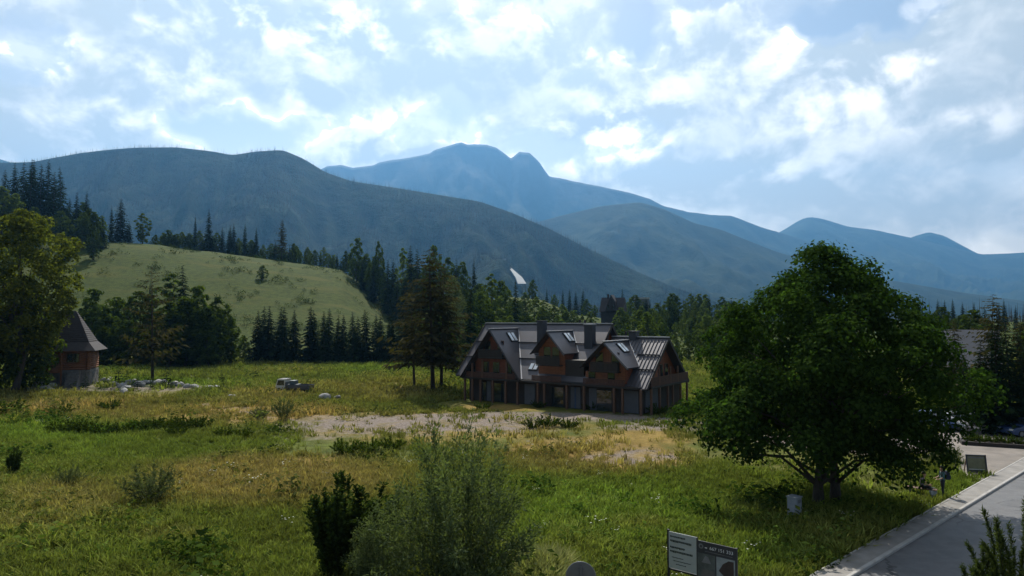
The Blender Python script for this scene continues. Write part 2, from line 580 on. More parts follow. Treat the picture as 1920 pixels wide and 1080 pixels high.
# ------------------------------------------------------------------ hills and mountains
def hill(name, mat, ridge, d0, d1, base, na, nt, gully, power=1.15, back=1.35, zb=-3.0, seed=0, jag=0.0, spur=90.0, smooth=2, S=1.8):
    """ridge: photograph polyline; d0, d1: distance of the ridge at its left and right end; base: where the slope starts (share of it)"""
    ridge = np.array(ridge, float); d0, d1, gully, spur, jag = d0 * S, d1 * S, gully * S, spur * S, jag * S
    px = np.linspace(ridge[0, 0], ridge[-1, 0], na)
    py = np.interp(px, ridge[:, 0], ridge[:, 1])
    k = smooth
    py = np.convolve(np.pad(py, k, mode='edge'), np.ones(2 * k + 1) / (2 * k + 1), 'valid')
    D = np.interp(px, [ridge[0, 0], ridge[-1, 0]], [d0, d1])
    dirs = np.array([pix_dir(a, b) for a, b in zip(px, py)])
    zr = CAM_H + dirs[:, 2] * D
    zr = zr + jag * fbm(px * 1.0, px * 0, seed + 9, 4, .05)
    t = np.concatenate([np.linspace(0, 1, nt), np.linspace(1, back, nt // 5 + 3)[1:]])
    T, DD = np.meshgrid(t, D, indexing='ij')
    dist = DD * (base + (1 - base) * T)
    X = dirs[:, 0][None] * dist
    prof = np.where(T <= 1, T ** power, np.maximum(1 - (T - 1) * 1.6, 0))
    Z = zb + (zr - zb)[None] * prof
    w = np.clip(T, 0, 1) * np.clip(1.0 - T, 0, 1) * 4
    sp = fbm(X / spur + .35 * dist / spur, dist / (spur * 3.2), seed, 5, 1.0, .55)
    Z = Z - gully * np.abs(sp) * w - gully * .5 * w * (1 + fbm(X / spur * 2.3, dist / spur, seed + 2, 3, 1.0))
    Z = np.maximum(Z, zb)
    v = np.stack([X, dist, Z], -1).reshape(-1, 3)
    n_t = len(t)
    idx = np.arange(n_t * na).reshape(n_t, na)
    f = np.stack([idx[:-1, :-1], idx[:-1, 1:], idx[1:, 1:], idx[1:, :-1]], -1).reshape(-1, 4)
    me = mesh(name, v, f, mat, True)
    return tag(link(name, me), kind='structure'), (X, dist, Z, T)


forest_floor = hill_material('forested slope', (.006, .013, .006), (.018, .032, .010), .012)
far_slope = hill_material('distant wooded slope', (.012, .020, .010), (.034, .046, .020), .0035)
rock_slope = hill_material('distant rocky slope', (.012, .020, .010), (.034, .046, .022), .0022, (1000, 1620, 540, (.10, .10, .095)))

RIDGE_A = [(-700, 330), (-300, 318), (-60, 306), (60, 304), (90, 298), (150, 287), (200, 281), (250, 277), (330, 276), (400, 284), (435, 291), (480, 284), (530, 281),
           (570, 298), (610, 323), (660, 340), (740, 352), (820, 365), (900, 378), (960, 399), (1030, 429), (1080, 455), (1140, 484), (1200, 512), (1260, 537), (1330, 561), (1420, 585)]
RIDGE_B = [(500, 345), (580, 331), (600, 318), (615, 311), (640, 309), (660, 314), (700, 310), (712, 304), (730, 301), (750, 298), (790, 291), (806, 288), (815, 281), (836, 275), (858, 268), (866, 267), (876, 271), (888, 270),
           (912, 272), (930, 277), (940, 284), (950, 291), (958, 297), (966, 290), (974, 283), (982, 285), (992, 286), (1002, 295), (1012, 305), (1020, 318), (1030, 331), (1060, 337), (1130, 351), (1180, 361), (1220, 373), (1245, 387),
           (1290, 398), (1330, 402), (1370, 405), (1410, 420), (1455, 434), (1500, 448), (1600, 480)]
RIDGE_C = [(960, 430), (1050, 405), (1130, 386), (1200, 379), (1250, 394), (1300, 418), (1350, 430), (1400, 450), (1450, 470), (1550, 500), (1650, 522), (1800, 548), (2000, 575)]
RIDGE_D = [(1380, 480), (1440, 446), (1470, 431), (1500, 412), (1515, 407), (1530, 408), (1545, 411), (1590, 425), (1640, 431), (1700, 444), (1760, 458), (1840, 477), (1900, 475), (1960, 470), (2100, 462), (2600, 440)]
RIDGE_E = [(1640, 480), (1690, 452), (1720, 441), (1742, 435), (1770, 442), (1800, 458), (1830, 474), (1870, 490), (2000, 500)]
RIDGE_F = [(-400, 290), (-100, 285), (-20, 293), (20, 304), (80, 330)]
hill_near, HA = hill('hill', forest_floor, RIDGE_A, 1900, 1350, .42, 460, 150, 62, 1.25, seed=11, spur=105)
hill('mountain', rock_slope, RIDGE_B, 4300, 4100, .55, 620, 90, 120, 1.5, seed=21, spur=170, jag=3.0, smooth=1)
hill_mid, HC = hill('hill', far_slope, RIDGE_C, 2700, 2500, .5, 260, 80, 60, 1.2, seed=31, spur=110)
hill('mountain', far_slope, RIDGE_D, 5000, 4900, .5, 300, 70, 110, 1.2, seed=41, spur=170)
hill('mountain', far_slope, RIDGE_E, 5180, 5180, .8, 120, 30, 60, 1.2, seed=51, spur=220)
hill('hill', far_slope, RIDGE_F, 3800, 3800, .7, 100, 30, 60, 1.2, seed=61, spur=220)

# ------------------------------------------------------------------ the air
HAZE_DENSITY = 7.2e-5
mh, nh = new_mat('haze')
vol = nh.n('ShaderNodeVolumePrincipled', {'Color': (.19, .52, 1.0), 'Density': HAZE_DENSITY, 'Anisotropy': .5})
nh.t.links.new(vol.outputs[0], nh.n('ShaderNodeOutputMaterial').inputs['Volume'])
haze = MB().box(-9400, 9400, -9400, 9450, -5.5, 2030).build('haze', mh)
tag(haze, kind='stuff')

# ------------------------------------------------------------------ plant meshes
def unit(v):
    return v / (np.linalg.norm(v, axis=-1, keepdims=True) + 1e-9)


def leaf_cards(c, nrm, size, aspect, rng, along=None, fold=.12):
    """one folded four-cornered leaf per centre"""
    n = len(c)
    nrm = unit(nrm)
    if along is None: along = rng.normal(size=(n, 3))
    u = unit(along - nrm * np.sum(along * nrm, 1, keepdims=True))
    v = np.cross(nrm, u)
    s = np.broadcast_to(np.asarray(size, float), (n,))[:, None]
    V = np.stack([c - u * s * .5, c + v * s * aspect * .5 - u * s * .06 + nrm * s * fold, c + u * s * .5, c - v * s * aspect * .5 - u * s * .06 + nrm * s * fold], 1).reshape(-1, 3)
    F = np.arange(n * 4).reshape(n, 4)
    return V, F


def join(parts):
    vs, fs, b = [], [], 0
    for V, F in parts:
        vs.append(V); fs.append(F + b); b += len(V)
    return np.concatenate(vs), np.concatenate(fs)


def sphere_dirs(n, rng):
    v = rng.normal(size=(n, 3))
    return unit(v)


def broadleaf(h, profile, seed, lobes=60, per=90, leaf=.45, lob_r=(.16, .26), trunk_r=.25, aspect=.6, limbs=9, lean=0.0, stems=1, low=.15, top=.35, squash=.72, lump=.16):
    """profile: (share of height, radius) pairs of the crown outline; returns (trunk MB, crown verts, crown faces)"""
    rng = np.random.RandomState(seed)
    pr = np.array(profile, float)
    tb = MB()
    R_max = pr[:, 1].max()
    parts = []
    tips = []
    # lobes spread over the outline and some inside
    g = np.linspace(0, 1, 200)
    gh = pr[0, 0] + (pr[-1, 0] - pr[0, 0]) * g
    cw = np.cumsum(np.interp(gh, pr[:, 0], pr[:, 1]) / R_max * .85 + .15)
    hh = np.interp((np.arange(lobes) + rng.uniform(.1, .9, lobes)) / lobes * cw[-1], cw, gh)
    rad = np.interp(hh, pr[:, 0], pr[:, 1])
    m = len(hh)
    ang = np.arange(m) * 2.39996 + rng.uniform(-.4, .4, m)
    fr = np.where(rng.uniform(0, 1, m) < .72, rng.uniform(.70, 1.0, m), rng.uniform(.15, .65, m))
    lr = rng.uniform(lob_r[0], lob_r[1], m) * R_max
    rad = rad * (1 + lump * (np.sin(ang * 2 + hh * 9 + seed) * .5 + np.sin(ang * 3 - hh * 14 + seed * 2) * .5 + .45 * rng.normal(size=m)))
    rc = np.maximum(rad * fr - lr * .55, 0)
    C = np.stack([rc * np.cos(ang) + lean * hh * h, rc * np.sin(ang), hh * h], 1)
    axis = np.stack([lean * C[:, 2], 0 * C[:, 2], C[:, 2] - lr * .8], 1)
    for i in range(m):
        k = int(per * (lr[i] / (lob_r[1] * R_max)) ** 2 * rng.uniform(.7, 1.25)) + 6
        outw = unit((C[i] - axis[i])[None])[0]
        d = unit(sphere_dirs(k, rng) + outw * .55 + np.array([0, 0, top]))
        r = lr[i] * (.96 + .20 * rng.normal(size=k)).clip(.25, 1.45)
        pos = C[i] + d * r[:, None] * np.array([1, 1, squash])
        nr = d + rng.normal(size=(k, 3)) * .55 + np.array([0, 0, .45])
        sz = leaf * rng.uniform(.6, 1.25, k)
        parts.append(leaf_cards(pos, nr, sz, aspect, rng))
        tips.append(C[i])
    V, F = join(parts)
    # trunk and limbs
    for s in range(stems):
        ox = (s - (stems - 1) / 2) * trunk_r * 3.0
        top = h * .80
        pts = [np.array([ox + (lean * z) + .02 * h * math.sin(z * .7 + s * 2 + seed), .015 * h * math.cos(z * .6 + seed), z]) for z in np.linspace(-.3, top, 9)]
        tb.tube(pts, [trunk_r * (1.35 if i == 0 else 1.0) * (1 - .9 * i / 8) for i in range(9)], 8)
        order = rng.permutation(len(tips))[:limbs]
        for j in order:
            e = tips[j]
            zb = max(h * low, e[2] * rng.uniform(.35, .7))
            i0 = min(8, int((zb + .3) / (top + .3) * 8)); b0 = pts[i0]
            mid = b0 * .5 + e * .5 + np.array([0, 0, .05 * h])
            r0 = trunk_r * (1 - .9 * i0 / 8) * .55
            tb.tube([b0, b0 * .75 + mid * .25, mid, e], [r0, r0 * .75, r0 * .5, r0 * .18], 6)
    return tb, V, F


def conifer(h, r, seed, whorls=26, nb=7, seg=4, low=.04, shape=.85, droop=.35, spray=.34, leaf_w=.55, trunk_r=None, gap=0.0, up=0.0, jitter=.25):
    """a spruce: whorls of drooping boughs, each a ladder of needle sprays"""
    rng = np.random.RandomState(seed)
    tb = MB()
    tr = trunk_r or h * .011
    tb.tube([(0, 0, -.3), (0, 0, h * .35), (0, 0, h * .75), (0, 0, h)], [tr * 1.2, tr * .85, tr * .4, .015], 7)
    C, Nn, S, A = [], [], [], []
    for w in range(whorls):
        t = (w + .5) / whorls
        z0 = h * (low + (1 - low) * t ** .95)
        Lw = r * (1 - t) ** shape * (1 + .12 * math.sin(w * 2.1 + seed)) + .012 * h
        for k in range(nb):
            if rng.uniform() < gap: continue
            a = 2 * math.pi * (k + rng.uniform(-.35, .35)) / nb + w * .9
            L = Lw * (1 + rng.uniform(-jitter, jitter))
            o = np.array([math.cos(a), math.sin(a), 0]); side = np.array([-o[1], o[0], 0])
            zj = z0 + rng.uniform(-.4, .4) * h / whorls
            for s in range(seg):
                f = (s + rng.uniform(.35, 1.0)) / seg
                p = o * L * f + np.array([0, 0, zj - droop * L * f ** 1.3 + up * L * f + .10 * L * f ** 4])
                sz = L * spray * (1.15 - .45 * f) * rng.uniform(.75, 1.3)
                for sg in (-1, 1):
                    dirn = o * .75 + side * sg * rng.uniform(.4, 1.1) + np.array([0, 0, -.35 - .25 * rng.uniform()])
                    C.append(p + dirn * sz * .42); A.append(dirn); S.append(sz * 1.15)
                    Nn.append(np.array([0, 0, 1]) + o * rng.uniform(-.1, .7) + side * sg * .5 + rng.normal(size=3) * .25)
    V, F = leaf_cards(np.array(C), np.array(Nn), np.array(S), leaf_w, rng, np.array(A), .10)
    return tb, V, F


def shrub_mesh(h, r, seed, stems=40, per=120, leaf=.14, aspect=.28, spread=.55, upright=.6, base_r=.15, start=.25, thick=.018, curl=.25, twigs=.085, taper=.35):
    """many stems from one root, leaves along each of them"""
    rng = np.random.RandomState(seed)
    tb = MB(); C, Nn, A, S = [], [], [], []
    for s in range(stems):
        a = s * 2.39996 + rng.uniform(-.3, .3)
        q = math.sqrt((s + .5) / stems)
        L = h * rng.uniform(.62, 1.02) * (1 - taper * q ** 1.5)
        b = np.array([math.cos(a), math.sin(a), 0]) * base_r * r * rng.uniform(0, 1)
        o = np.array([math.cos(a), math.sin(a), 0]) * r * q
        P = []
        for i in range(7):
            t = i / 6
            P.append(b + o * (t ** (1 + curl)) * (1 + .05 * rng.normal()) + np.array([0, 0, L * (t ** upright if upright < 1 else t) - .06 * h * q * t ** 3]) + rng.normal(size=3) * .018 * h * t)
        P = np.array(P)
        tb.tube([p for p in P[::2]], [thick * h * .35, thick * h * .26, thick * h * .15, thick * h * .05], 5, False)
        n = int(per * rng.uniform(.7, 1.3))
        t = start + (1 - start) * rng.uniform(0, 1, n) ** .8
        i = np.minimum((t * 6).astype(int), 5); f = t * 6 - i
        pos = P[i] * (1 - f)[:, None] + P[i + 1] * f[:, None]
        tan = unit(P[i + 1] - P[i])
        d = unit(sphere_dirs(n, rng) + tan * .7)
        twig = rng.uniform(.0, twigs, n) * h * (1.15 - .5 * t)
        pos = pos + d * twig[:, None]
        C.append(pos); A.append(d + tan * .3); Nn.append(np.cross(d, rng.normal(size=(n, 3))) + np.array([0, 0, .6]))
        S.append(leaf * rng.uniform(.6, 1.3, n))
    V, F = leaf_cards(np.concatenate(C), np.concatenate(Nn), np.concatenate(S), aspect, rng, np.concatenate(A), .08)
    return tb, V, F


bark = simple_mat('grey brown bark', (.060, .048, .038), .95, .35, 5, stretch=(3, 3, .6), bump=.6)
dark_bark = simple_mat('dark conifer bark', (.040, .030, .024), .95, .35, 5, stretch=(3, 3, .6), bump=.6)
leaf_maple = leaf_mat('maple leaves', (.016, .034, .008), (.058, .098, .020), .42, .0, (1.05, 1.3, .6))
leaf_broad = leaf_mat('broad tree leaves', (.024, .042, .008), (.078, .108, .018), .42, .28)
leaf_pale = leaf_mat('pale green leaves', (.058, .090, .020), (.125, .160, .038), .40, .2)
leaf_gold = leaf_mat('yellow green ash leaves', (.044, .060, .012), (.140, .150, .028), .48, .0)
leaf_grey = leaf_mat('grey green willow leaves', (.060, .078, .036), (.120, .140, .070), .30, .15)
needle = leaf_mat('spruce needles', (.010, .020, .010), (.026, .042, .016), .10, .3)
needle_brown = leaf_mat('larch needles', (.030, .030, .014), (.068, .060, .026), .22, .15)
needle_pine = leaf_mat('mountain pine needles', (.030, .046, .014), (.085, .110, .032), .25, .0)
willow_leaf = leaf_mat('narrow shrub leaves', (.055, .080, .034), (.150, .185, .095), .34, .1)
bush_leaf = leaf_mat('dark bush leaves', (.022, .038, .012), (.050, .075, .020), .26, .2)

PROTO = {}
far_needle = leaf_mat('far spruce needles', (.012, .021, .009), (.030, .044, .015), .10, .3, instancer=True)
far_leaf = leaf_mat('far tree leaves', (.026, .046, .010), (.074, .106, .022), .40, .3, instancer=True)


def proto(kind, name, build, wood, leaf):
    """a plant: Empty at its foot, trunk and crown as its parts. Kept as meshes until its first instance is placed."""
    tb, V, F = build
    tm = mesh('trunk', tb.v, tb.f, wood, True)
    cm = mesh('crown', V, F, leaf)
    zt = float(V[:, 2].max())
    PROTO[kind] = (name, tm, cm, zt)


def plant(kind, loc, height, width=1.0, rz=None, label=None, cat='tree', group=None, crown='crown', trunk='trunk'):
    name, tm, cm, zt = PROTO[kind]
    s = height / zt
    e = empty(name, loc, RNG.uniform(0, 6.28) if rz is None else rz, label, cat, group)
    e.scale = (s * width, s * width, s)
    if cat == 'tree': e.rotation_euler = (R(RNG.gauss(0, 1.3)), R(RNG.gauss(0, 1.3)), e.rotation_euler[2])
    link(trunk, tm, e); link(crown, cm, e)
    return e


RNG = random.Random(7)
ROUND = [(.05, 1.2), (.16, 3.0), (.40, 3.7), (.62, 3.6), (.80, 2.7), (.93, 1.3), (1.0, .3)]
OVAL = [(.05, .9), (.16, 2.0), (.42, 2.6), (.65, 2.5), (.85, 1.5), (1.0, .3)]
for i in range(3):
    proto('spruce%d' % i, 'spruce_tree', conifer(20, 3.1, 40 + i, 30, 7, 4, .05, .80, .38, .36), dark_bark, needle)
    proto('broad%d' % i, 'deciduous_tree', broadleaf(14, ROUND, 50 + i, 70, 70, .62, trunk_r=.24), bark, leaf_broad)
    proto('pale%d' % i, 'deciduous_tree', broadleaf(13, OVAL, 60 + i, 60, 62, .56, trunk_r=.2), bark, leaf_pale)
for i in range(3):
    proto('row%d' % i, 'spruce_tree', conifer(12, 2.1, 70 + i, 24, 8, 4, .0, .78, .42, .40, .62), dark_bark, needle)
proto('grey0', 'willow_tree', broadleaf(12, ROUND, 66, 60, 70, .5, trunk_r=.22, aspect=.45), bark, leaf_grey)
proto('larch0', 'larch_tree', conifer(18, 4.3, 80, 22, 5, 5, .14, .62, .02, .26, .34, gap=.28, up=.10, jitter=.45), dark_bark, needle_brown)
proto('larch1', 'larch_tree', conifer(19, 3.6, 81, 30, 6, 5, .20, .50, .18, .28, .40, gap=.12, up=.04, jitter=.4), dark_bark, needle_brown)
proto('sapling', 'young_spruce', conifer(2.2, .55, 83, 10, 5, 2, .08, .8, .25, .5, .5), dark_bark, needle)
proto('far0', 'spruce_tree', conifer(22, 4.0, 90, 9, 6, 2, .02, .50, .35, .62, .95), dark_bark, far_needle)
proto('far1', 'deciduous_tree', broadleaf(15, ROUND, 91, 26, 14, 1.9, lob_r=(.22, .36), limbs=0), bark, far_leaf)


# ------------------------------------------------------------------ scattering (only for what nobody could count)
def instancer(name, pts, scale, rot, tint, source):
    """points that carry copies of one object's mesh, each with its own size, turn and tint"""
    me = bpy.data.meshes.new(name)
    pts = np.asarray(pts, np.float32)
    me.vertices.add(len(pts)); me.vertices.foreach_set('co', pts.ravel())
    attr(me, 'sc', scale, 'FLOAT_VECTOR' if np.ndim(scale) == 2 else 'FLOAT')
    attr(me, 'rt', rot, 'FLOAT_VECTOR')
    attr(me, 'tint', tint, 'FLOAT_VECTOR')
    o = tag(link(name, me), kind='stuff')
    g = bpy.data.node_groups.new(name, 'GeometryNodeTree')
    g.interface.new_socket('Geometry', in_out='INPUT', socket_type='NodeSocketGeometry')
    g.interface.new_socket('Geometry', in_out='OUTPUT', socket_type='NodeSocketGeometry')
    L = g.links.new; nn = g.nodes.new
    gi, go = nn('NodeGroupInput'), nn('NodeGroupOutput')
    mp, ip, oi = nn('GeometryNodeMeshToPoints'), nn('GeometryNodeInstanceOnPoints'), nn('GeometryNodeObjectInfo')
    oi.transform_space = 'ORIGINAL'
    oi.inputs['Object'].default_value = source
    oi.inputs['As Instance'].default_value = True
    a = nn('GeometryNodeInputNamedAttribute'); a.data_type = 'FLOAT_VECTOR' if np.ndim(scale) == 2 else 'FLOAT'; a.inputs[0].default_value = 'sc'
    b = nn('GeometryNodeInputNamedAttribute'); b.data_type = 'FLOAT_VECTOR'; b.inputs[0].default_value = 'rt'
    er = nn('FunctionNodeEulerToRotation')
    L(gi.outputs[0], mp.inputs[0]); L(mp.outputs[0], ip.inputs['Points']); L(oi.outputs['Geometry'], ip.inputs['Instance'])
    L(a.outputs[0], ip.inputs['Scale']); L(b.outputs[0], er.inputs[0]); L(er.outputs[0], ip.inputs['Rotation'])
    L(ip.outputs[0], go.inputs[0])
    md = o.modifiers.new('scatter', 'NODES'); md.node_group = g
    return o

# ------------------------------------------------------------------ trees, one by one
ORD = 'first second third fourth fifth sixth seventh eighth ninth tenth eleventh twelfth thirteenth fourteenth fifteenth sixteenth seventeenth eighteenth nineteenth twentieth'.split()
ORD += ['twenty-' + w for w in ORD[:9]] + ['thirtieth'] + ['thirty-' + w for w in ORD[:9]]


def z_top(py, D):
    return CAM_H + pix_dir(960, py)[2] * D


def stand(items, text, group, cat='tree', sort=True):
    """items: (px, D or None, base py or None, top py, kind, width). One tree each, named from left to right."""
    items = sorted(items, key=lambda q: q[0]) if sort else items
    made = []
    for i, (px, D, by, ty, kind, w) in enumerate(items):
        loc = at_depth(px, D) if D else ground_at(px, by)
        h = max(z_top(ty, loc.y) - loc.z, 1.2)
        lab = text % (ORD[i] if i < len(items) - 1 or len(items) < 3 else 'last')
        made.append(plant(kind, loc, h, w, label=lab, cat=cat, group=group))
    return made


# the big maple by the road
proto('maple', 'maple_tree', broadleaf(13.9, [(.195, 5.4), (.25, 6.8), (.36, 7.5), (.50, 7.25), (.62, 6.7), (.72, 6.0), (.80, 5.0), (.87, 3.8), (.93, 2.5), (.97, 1.7), (1.0, 1.0)],
                                       5, 240, 620, .25, (.095, .20), .30, .72, 30, stems=2, low=.12, top=.52, squash=.72, lump=.17), bark, leaf_maple)
mp = ground_at(1553, 948)
plant('maple', mp, 14.3, .95, R(20), 'large dense round maple with two trunks beside the road', 'tree')
# ash and dark tree at the left edge
proto('ash', 'ash_tree', broadleaf(24, [(.22, 3.0), (.40, 5.5), (.58, 7.2), (.74, 7.0), (.87, 5.2), (.95, 3.0), (1.0, 1.0)],
                                   8, 190, 150, .55, (.11, .21), .42, .5, 22, low=.2), bark, leaf_gold)
plant('ash', at_depth(38, 92), 24.6, 1.0, R(200), 'tall yellow-green ash tree in front of the log cabin at the left edge', 'tree')
proto('dark', 'deciduous_tree', broadleaf(14, [(.04, 3.6), (.25, 4.6), (.5, 4.4), (.75, 3.4), (1.0, .8)], 9, 90, 110, .55, (.18, .3), .3, .6, 8), bark, leaf_broad)
plant('dark', at_depth(50, 95), 15.5, .85, R(40), 'low dark tree under the tall ash at the left edge', 'tree')
plant('dark', at_depth(-70, 90), 15, 1.2, R(140), 'dark tree cut off by the left edge behind the low one', 'tree')

# dark grove between the log cabin and the hill
stand([(175, 142, 0, 540, 'broad0', 1.15), (215, 150, 0, 556, 'broad1', 1.1), (262, 146, 0, 545, 'broad2', 1.05), (318, 150, 0, 512, 'pale0', 1.2),
       (372, 141, 0, 534, 'broad0', 1.05), (412, 143, 0, 556, 'broad1', 1.0), (330, 139, 0, 590, 'broad2', 1.25), (240, 139, 0, 600, 'broad1', 1.3), (436, 146, 0, 600, 'broad0', .9), (196, 138, 0, 612, 'broad2', 1.3), (286, 141, 0, 606, 'broad0', 1.3), (392, 138, 0, 604, 'broad1', 1.25)],
      '%s deciduous tree from the left in the dark grove beside the log cabin', 'trees of the dark grove right of the cabin')
plant('spruce1', at_depth(347, 145), z_top(497, 145), 1.0, None, 'pointed dark spruce rising out of the grove beside the log cabin', 'tree')
plant('larch0', ground_at(286, 716), z_top(498, 108), 1.02, R(30), 'thin larch with bare level boughs standing before the dark grove', 'tree')

# the row of young spruces at the foot of the meadow hill
row = [(480 + a / 4, 400 + b / 4) for a, b in zip([14, 60, 100, 172, 215, 292, 402, 445, 517, 552, 622, 662, 735, 765, 833, 908, 938, 1000, 1025, 1078, 1122, 1170],
                                                  [730, 700, 698, 703, 705, 725, 703, 725, 735, 715, 765, 762, 738, 775, 725, 755, 760, 760, 740, 775, 762, 780])]
stand([(px, 150 + (i % 2) * 3.2, 0, ty, 'row%d' % (i % 3), 1.05) for i, (px, ty) in enumerate(row)],
      '%s spruce from the left in the dark row below the hill', 'dark spruces planted in a row below the hill')
stand([(458, 154, 0, 628, 'pale1', 1.3), (468, 150, 0, 650, 'pale2', 1.4)], '%s bright bush at the left end of the spruce row', 'bright bushes at the left end of the spruce row', 'bush')

# hilltop, left end: tall dark spruces
stand([(4, 305, 0, 318, 'spruce0', 1.0), (22, 300, 0, 306, 'spruce1', .95), (38, 310, 0, 304, 'spruce2', 1.05), (50, 300, 0, 299, 'spruce0', 1.0), (57, 312, 0, 300, 'spruce1', 1.0), (70, 303, 0, 308, 'spruce2', 1.0),
       (83, 306, 0, 300, 'spruce0', .8), (96, 300, 0, 322, 'spruce1', .95), (113, 298, 0, 314, 'spruce2', .85), (126, 302, 0, 372, 'spruce0', 1.0), (138, 296, 0, 360, 'spruce1', .85), (158, 300, 0, 358, 'spruce0', .7)],
      '%s tall spruce from the left on the hilltop above the ash', 'tall dark spruces on the left hilltop')
stand([(150, 282, 0, 398, 'broad0', 1.0), (172, 288, 0, 396, 'broad2', 1.0), (190, 296, 0, 404, 'pale0', 1.0), (-5, 270, 0, 348, 'pale1', 1.3), (22, 274, 0, 362, 'pale2', 1.2), (62, 278, 0, 388, 'broad1', 1.1), (110, 280, 0, 395, 'broad0', 1.1)],
      '%s leafy tree from the left at the foot of the hilltop spruces', 'leafy trees under the hilltop spruces')
stand([(205, 322, 0, 384, 'spruce2', .55), (223, 318, 0, 373, 'spruce0', 1.3), (238, 320, 0, 415, 'spruce1', 1.2)],
      '%s spruce from the left standing where the meadow meets the hilltop', 'spruces on the meadow skyline')
plant('pale0', at_depth(265, 322), z_top(399, 322) - float(at_depth(265, 322).z), 1.25, None, 'round leafy tree between spruces on the meadow skyline', 'tree')
# hilltop, middle
stand([(290, 336, 0, 440, 'broad1', 1.2), (305, 335, 0, 436, 'pale0', 1.3), (322, 336, 0, 440, 'broad0', 1.2), (340, 336, 0, 434, 'pale2', 1.3), (352, 336, 0, 437, 'broad2', 1.2), (372, 336, 0, 432, 'pale1', 1.2), (404, 336, 0, 436, 'broad0', 1.1), (445, 336, 0, 446, 'pale1', 1.1), (470, 337, 0, 450, 'broad2', 1.0), (492, 336, 0, 458, 'pale0', 1.3), (506, 334, 0, 456, 'broad0', 1.1)],
      '%s low leafy tree from the left along the hilltop hedge', 'low leafy trees along the hilltop')
stand([(319, 338, 0, 430, 'spruce0', .6), (364, 336, 0, 402, 'spruce1', .45), (389, 332, 0, 391, 'spruce2', .75), (415, 334, 0, 426, 'spruce0', .9), (427, 334, 0, 422, 'spruce1', .9), (436, 332, 0, 419, 'spruce2', .85), (457, 332, 0, 419, 'spruce0', .75), (479, 333, 0, 426, 'spruce1', .7)],
      '%s slim spruce from the left along the middle of the hilltop', 'slim spruces along the middle of the hilltop')
plant('larch1', at_depth(527, 326), z_top(412, 326) - float(at_depth(527, 326).z), .72, R(50), 'lone open spruce with bare ladder boughs on the hilltop', 'tree')
stand([(515, 330, 0, 452, 'spruce1', 1.2), (541, 330, 0, 462, 'spruce0', 1.0), (600, 326, 0, 470, 'spruce2', .8), (631, 322, 0, 474, 'spruce1', .8)], '%s dark spruce from the left beside the ladder-boughed one', 'dark spruces right of the middle hilltop')
stand([(545, 330, 0, 468, 'pale1', 1.1), (560, 328, 0, 470, 'broad1', 1.2), (575, 328, 0, 463, 'pale2', 1.1), (590, 326, 0, 468, 'broad2', 1.0), (606, 324, 0, 463, 'pale0', 1.1), (622, 322, 0, 478, 'broad0', 1.0)],
      '%s small leafy tree from the left at the right end of the hilltop', 'small leafy trees at the right end of the hilltop')
# the wood running down the right side of the hill
stand([(648, 310, 0, 470, 'broad1', .8), (668, 300, 0, 445, 'broad0', .85), (686, 296, 0, 478, 'broad2', .95), (715, 285, 0, 452, 'broad1', .42), (702, 284, 0, 480, 'broad2', .9), (756, 275, 0, 464, 'pale0', .7),
       (812, 262, 0, 459, 'broad0', .62), (845, 258, 0, 482, 'broad1', .7), (862, 252, 0, 490, 'broad2', .7), (800, 250, 0, 500, 'broad0', .8), (775, 262, 0, 500, 'broad1', .9)],
      '%s leafy tree from the left in the wood down the hillside', 'leafy trees of the hillside wood')
stand([(700, 272, 0, 498, 'spruce0', 1.1), (728, 262, 0, 488, 'spruce1', 1.0), (737, 268, 0, 484, 'spruce2', .9), (768, 262, 0, 461, 'spruce0', .9), (784, 256, 0, 467, 'spruce1', .9), (760, 244, 0, 510, 'spruce2', 1.1), (780, 236, 0, 520, 'spruce0', 1.2), (857, 246, 0, 484, 'spruce1', .8), (888, 252, 0, 486, 'spruce2', .6), (680, 285, 0, 505, 'spruce1', 1.1), (745, 250, 0, 520, 'spruce0', 1.1)],
      '%s dark spruce from the left in the wood down the hillside', 'dark spruces of the hillside wood')
# behind the left end of the guest house
stand([(846, 190, 0, 514, 'grey0', .72), (858, 170, 0, 555, 'grey0', .8)], '%s grey-green willow behind the tall larches', 'grey-green willows behind the larches')
plant('spruce2', at_depth(882, 120), z_top(527, 120), .95, None, 'broad dark spruce at the left corner of the big guest house', 'tree')
plant('larch1', ground_at(812, 738), z_top(466, 91), 1.25, R(10), 'tall brown larch left of the big guest house', 'tree')
plant('larch1', ground_at(827, 734), z_top(508, 94), 1.2, R(130), 'shorter brown larch close behind the tall one', 'tree')
plant('larch1', at_depth(778, 101), z_top(530, 101), 1.05, R(250), 'lowest of the brown larches, left of the tall one', 'tree')
stand([(785, 170, 0, 600, 'broad0', .8), (760, 165, 0, 615, 'spruce0', 1.0), (845, 150, 0, 610, 'broad2', .8), (905, 165, 0, 548, 'broad1', .9), (922, 190, 0, 512, 'pale0', .9), (938, 200, 0, 525, 'broad0', .9), (868, 130, 0, 655, 'pale1', 1.1)],
      '%s tree from the left behind the larches and the house corner', 'trees behind the larches')
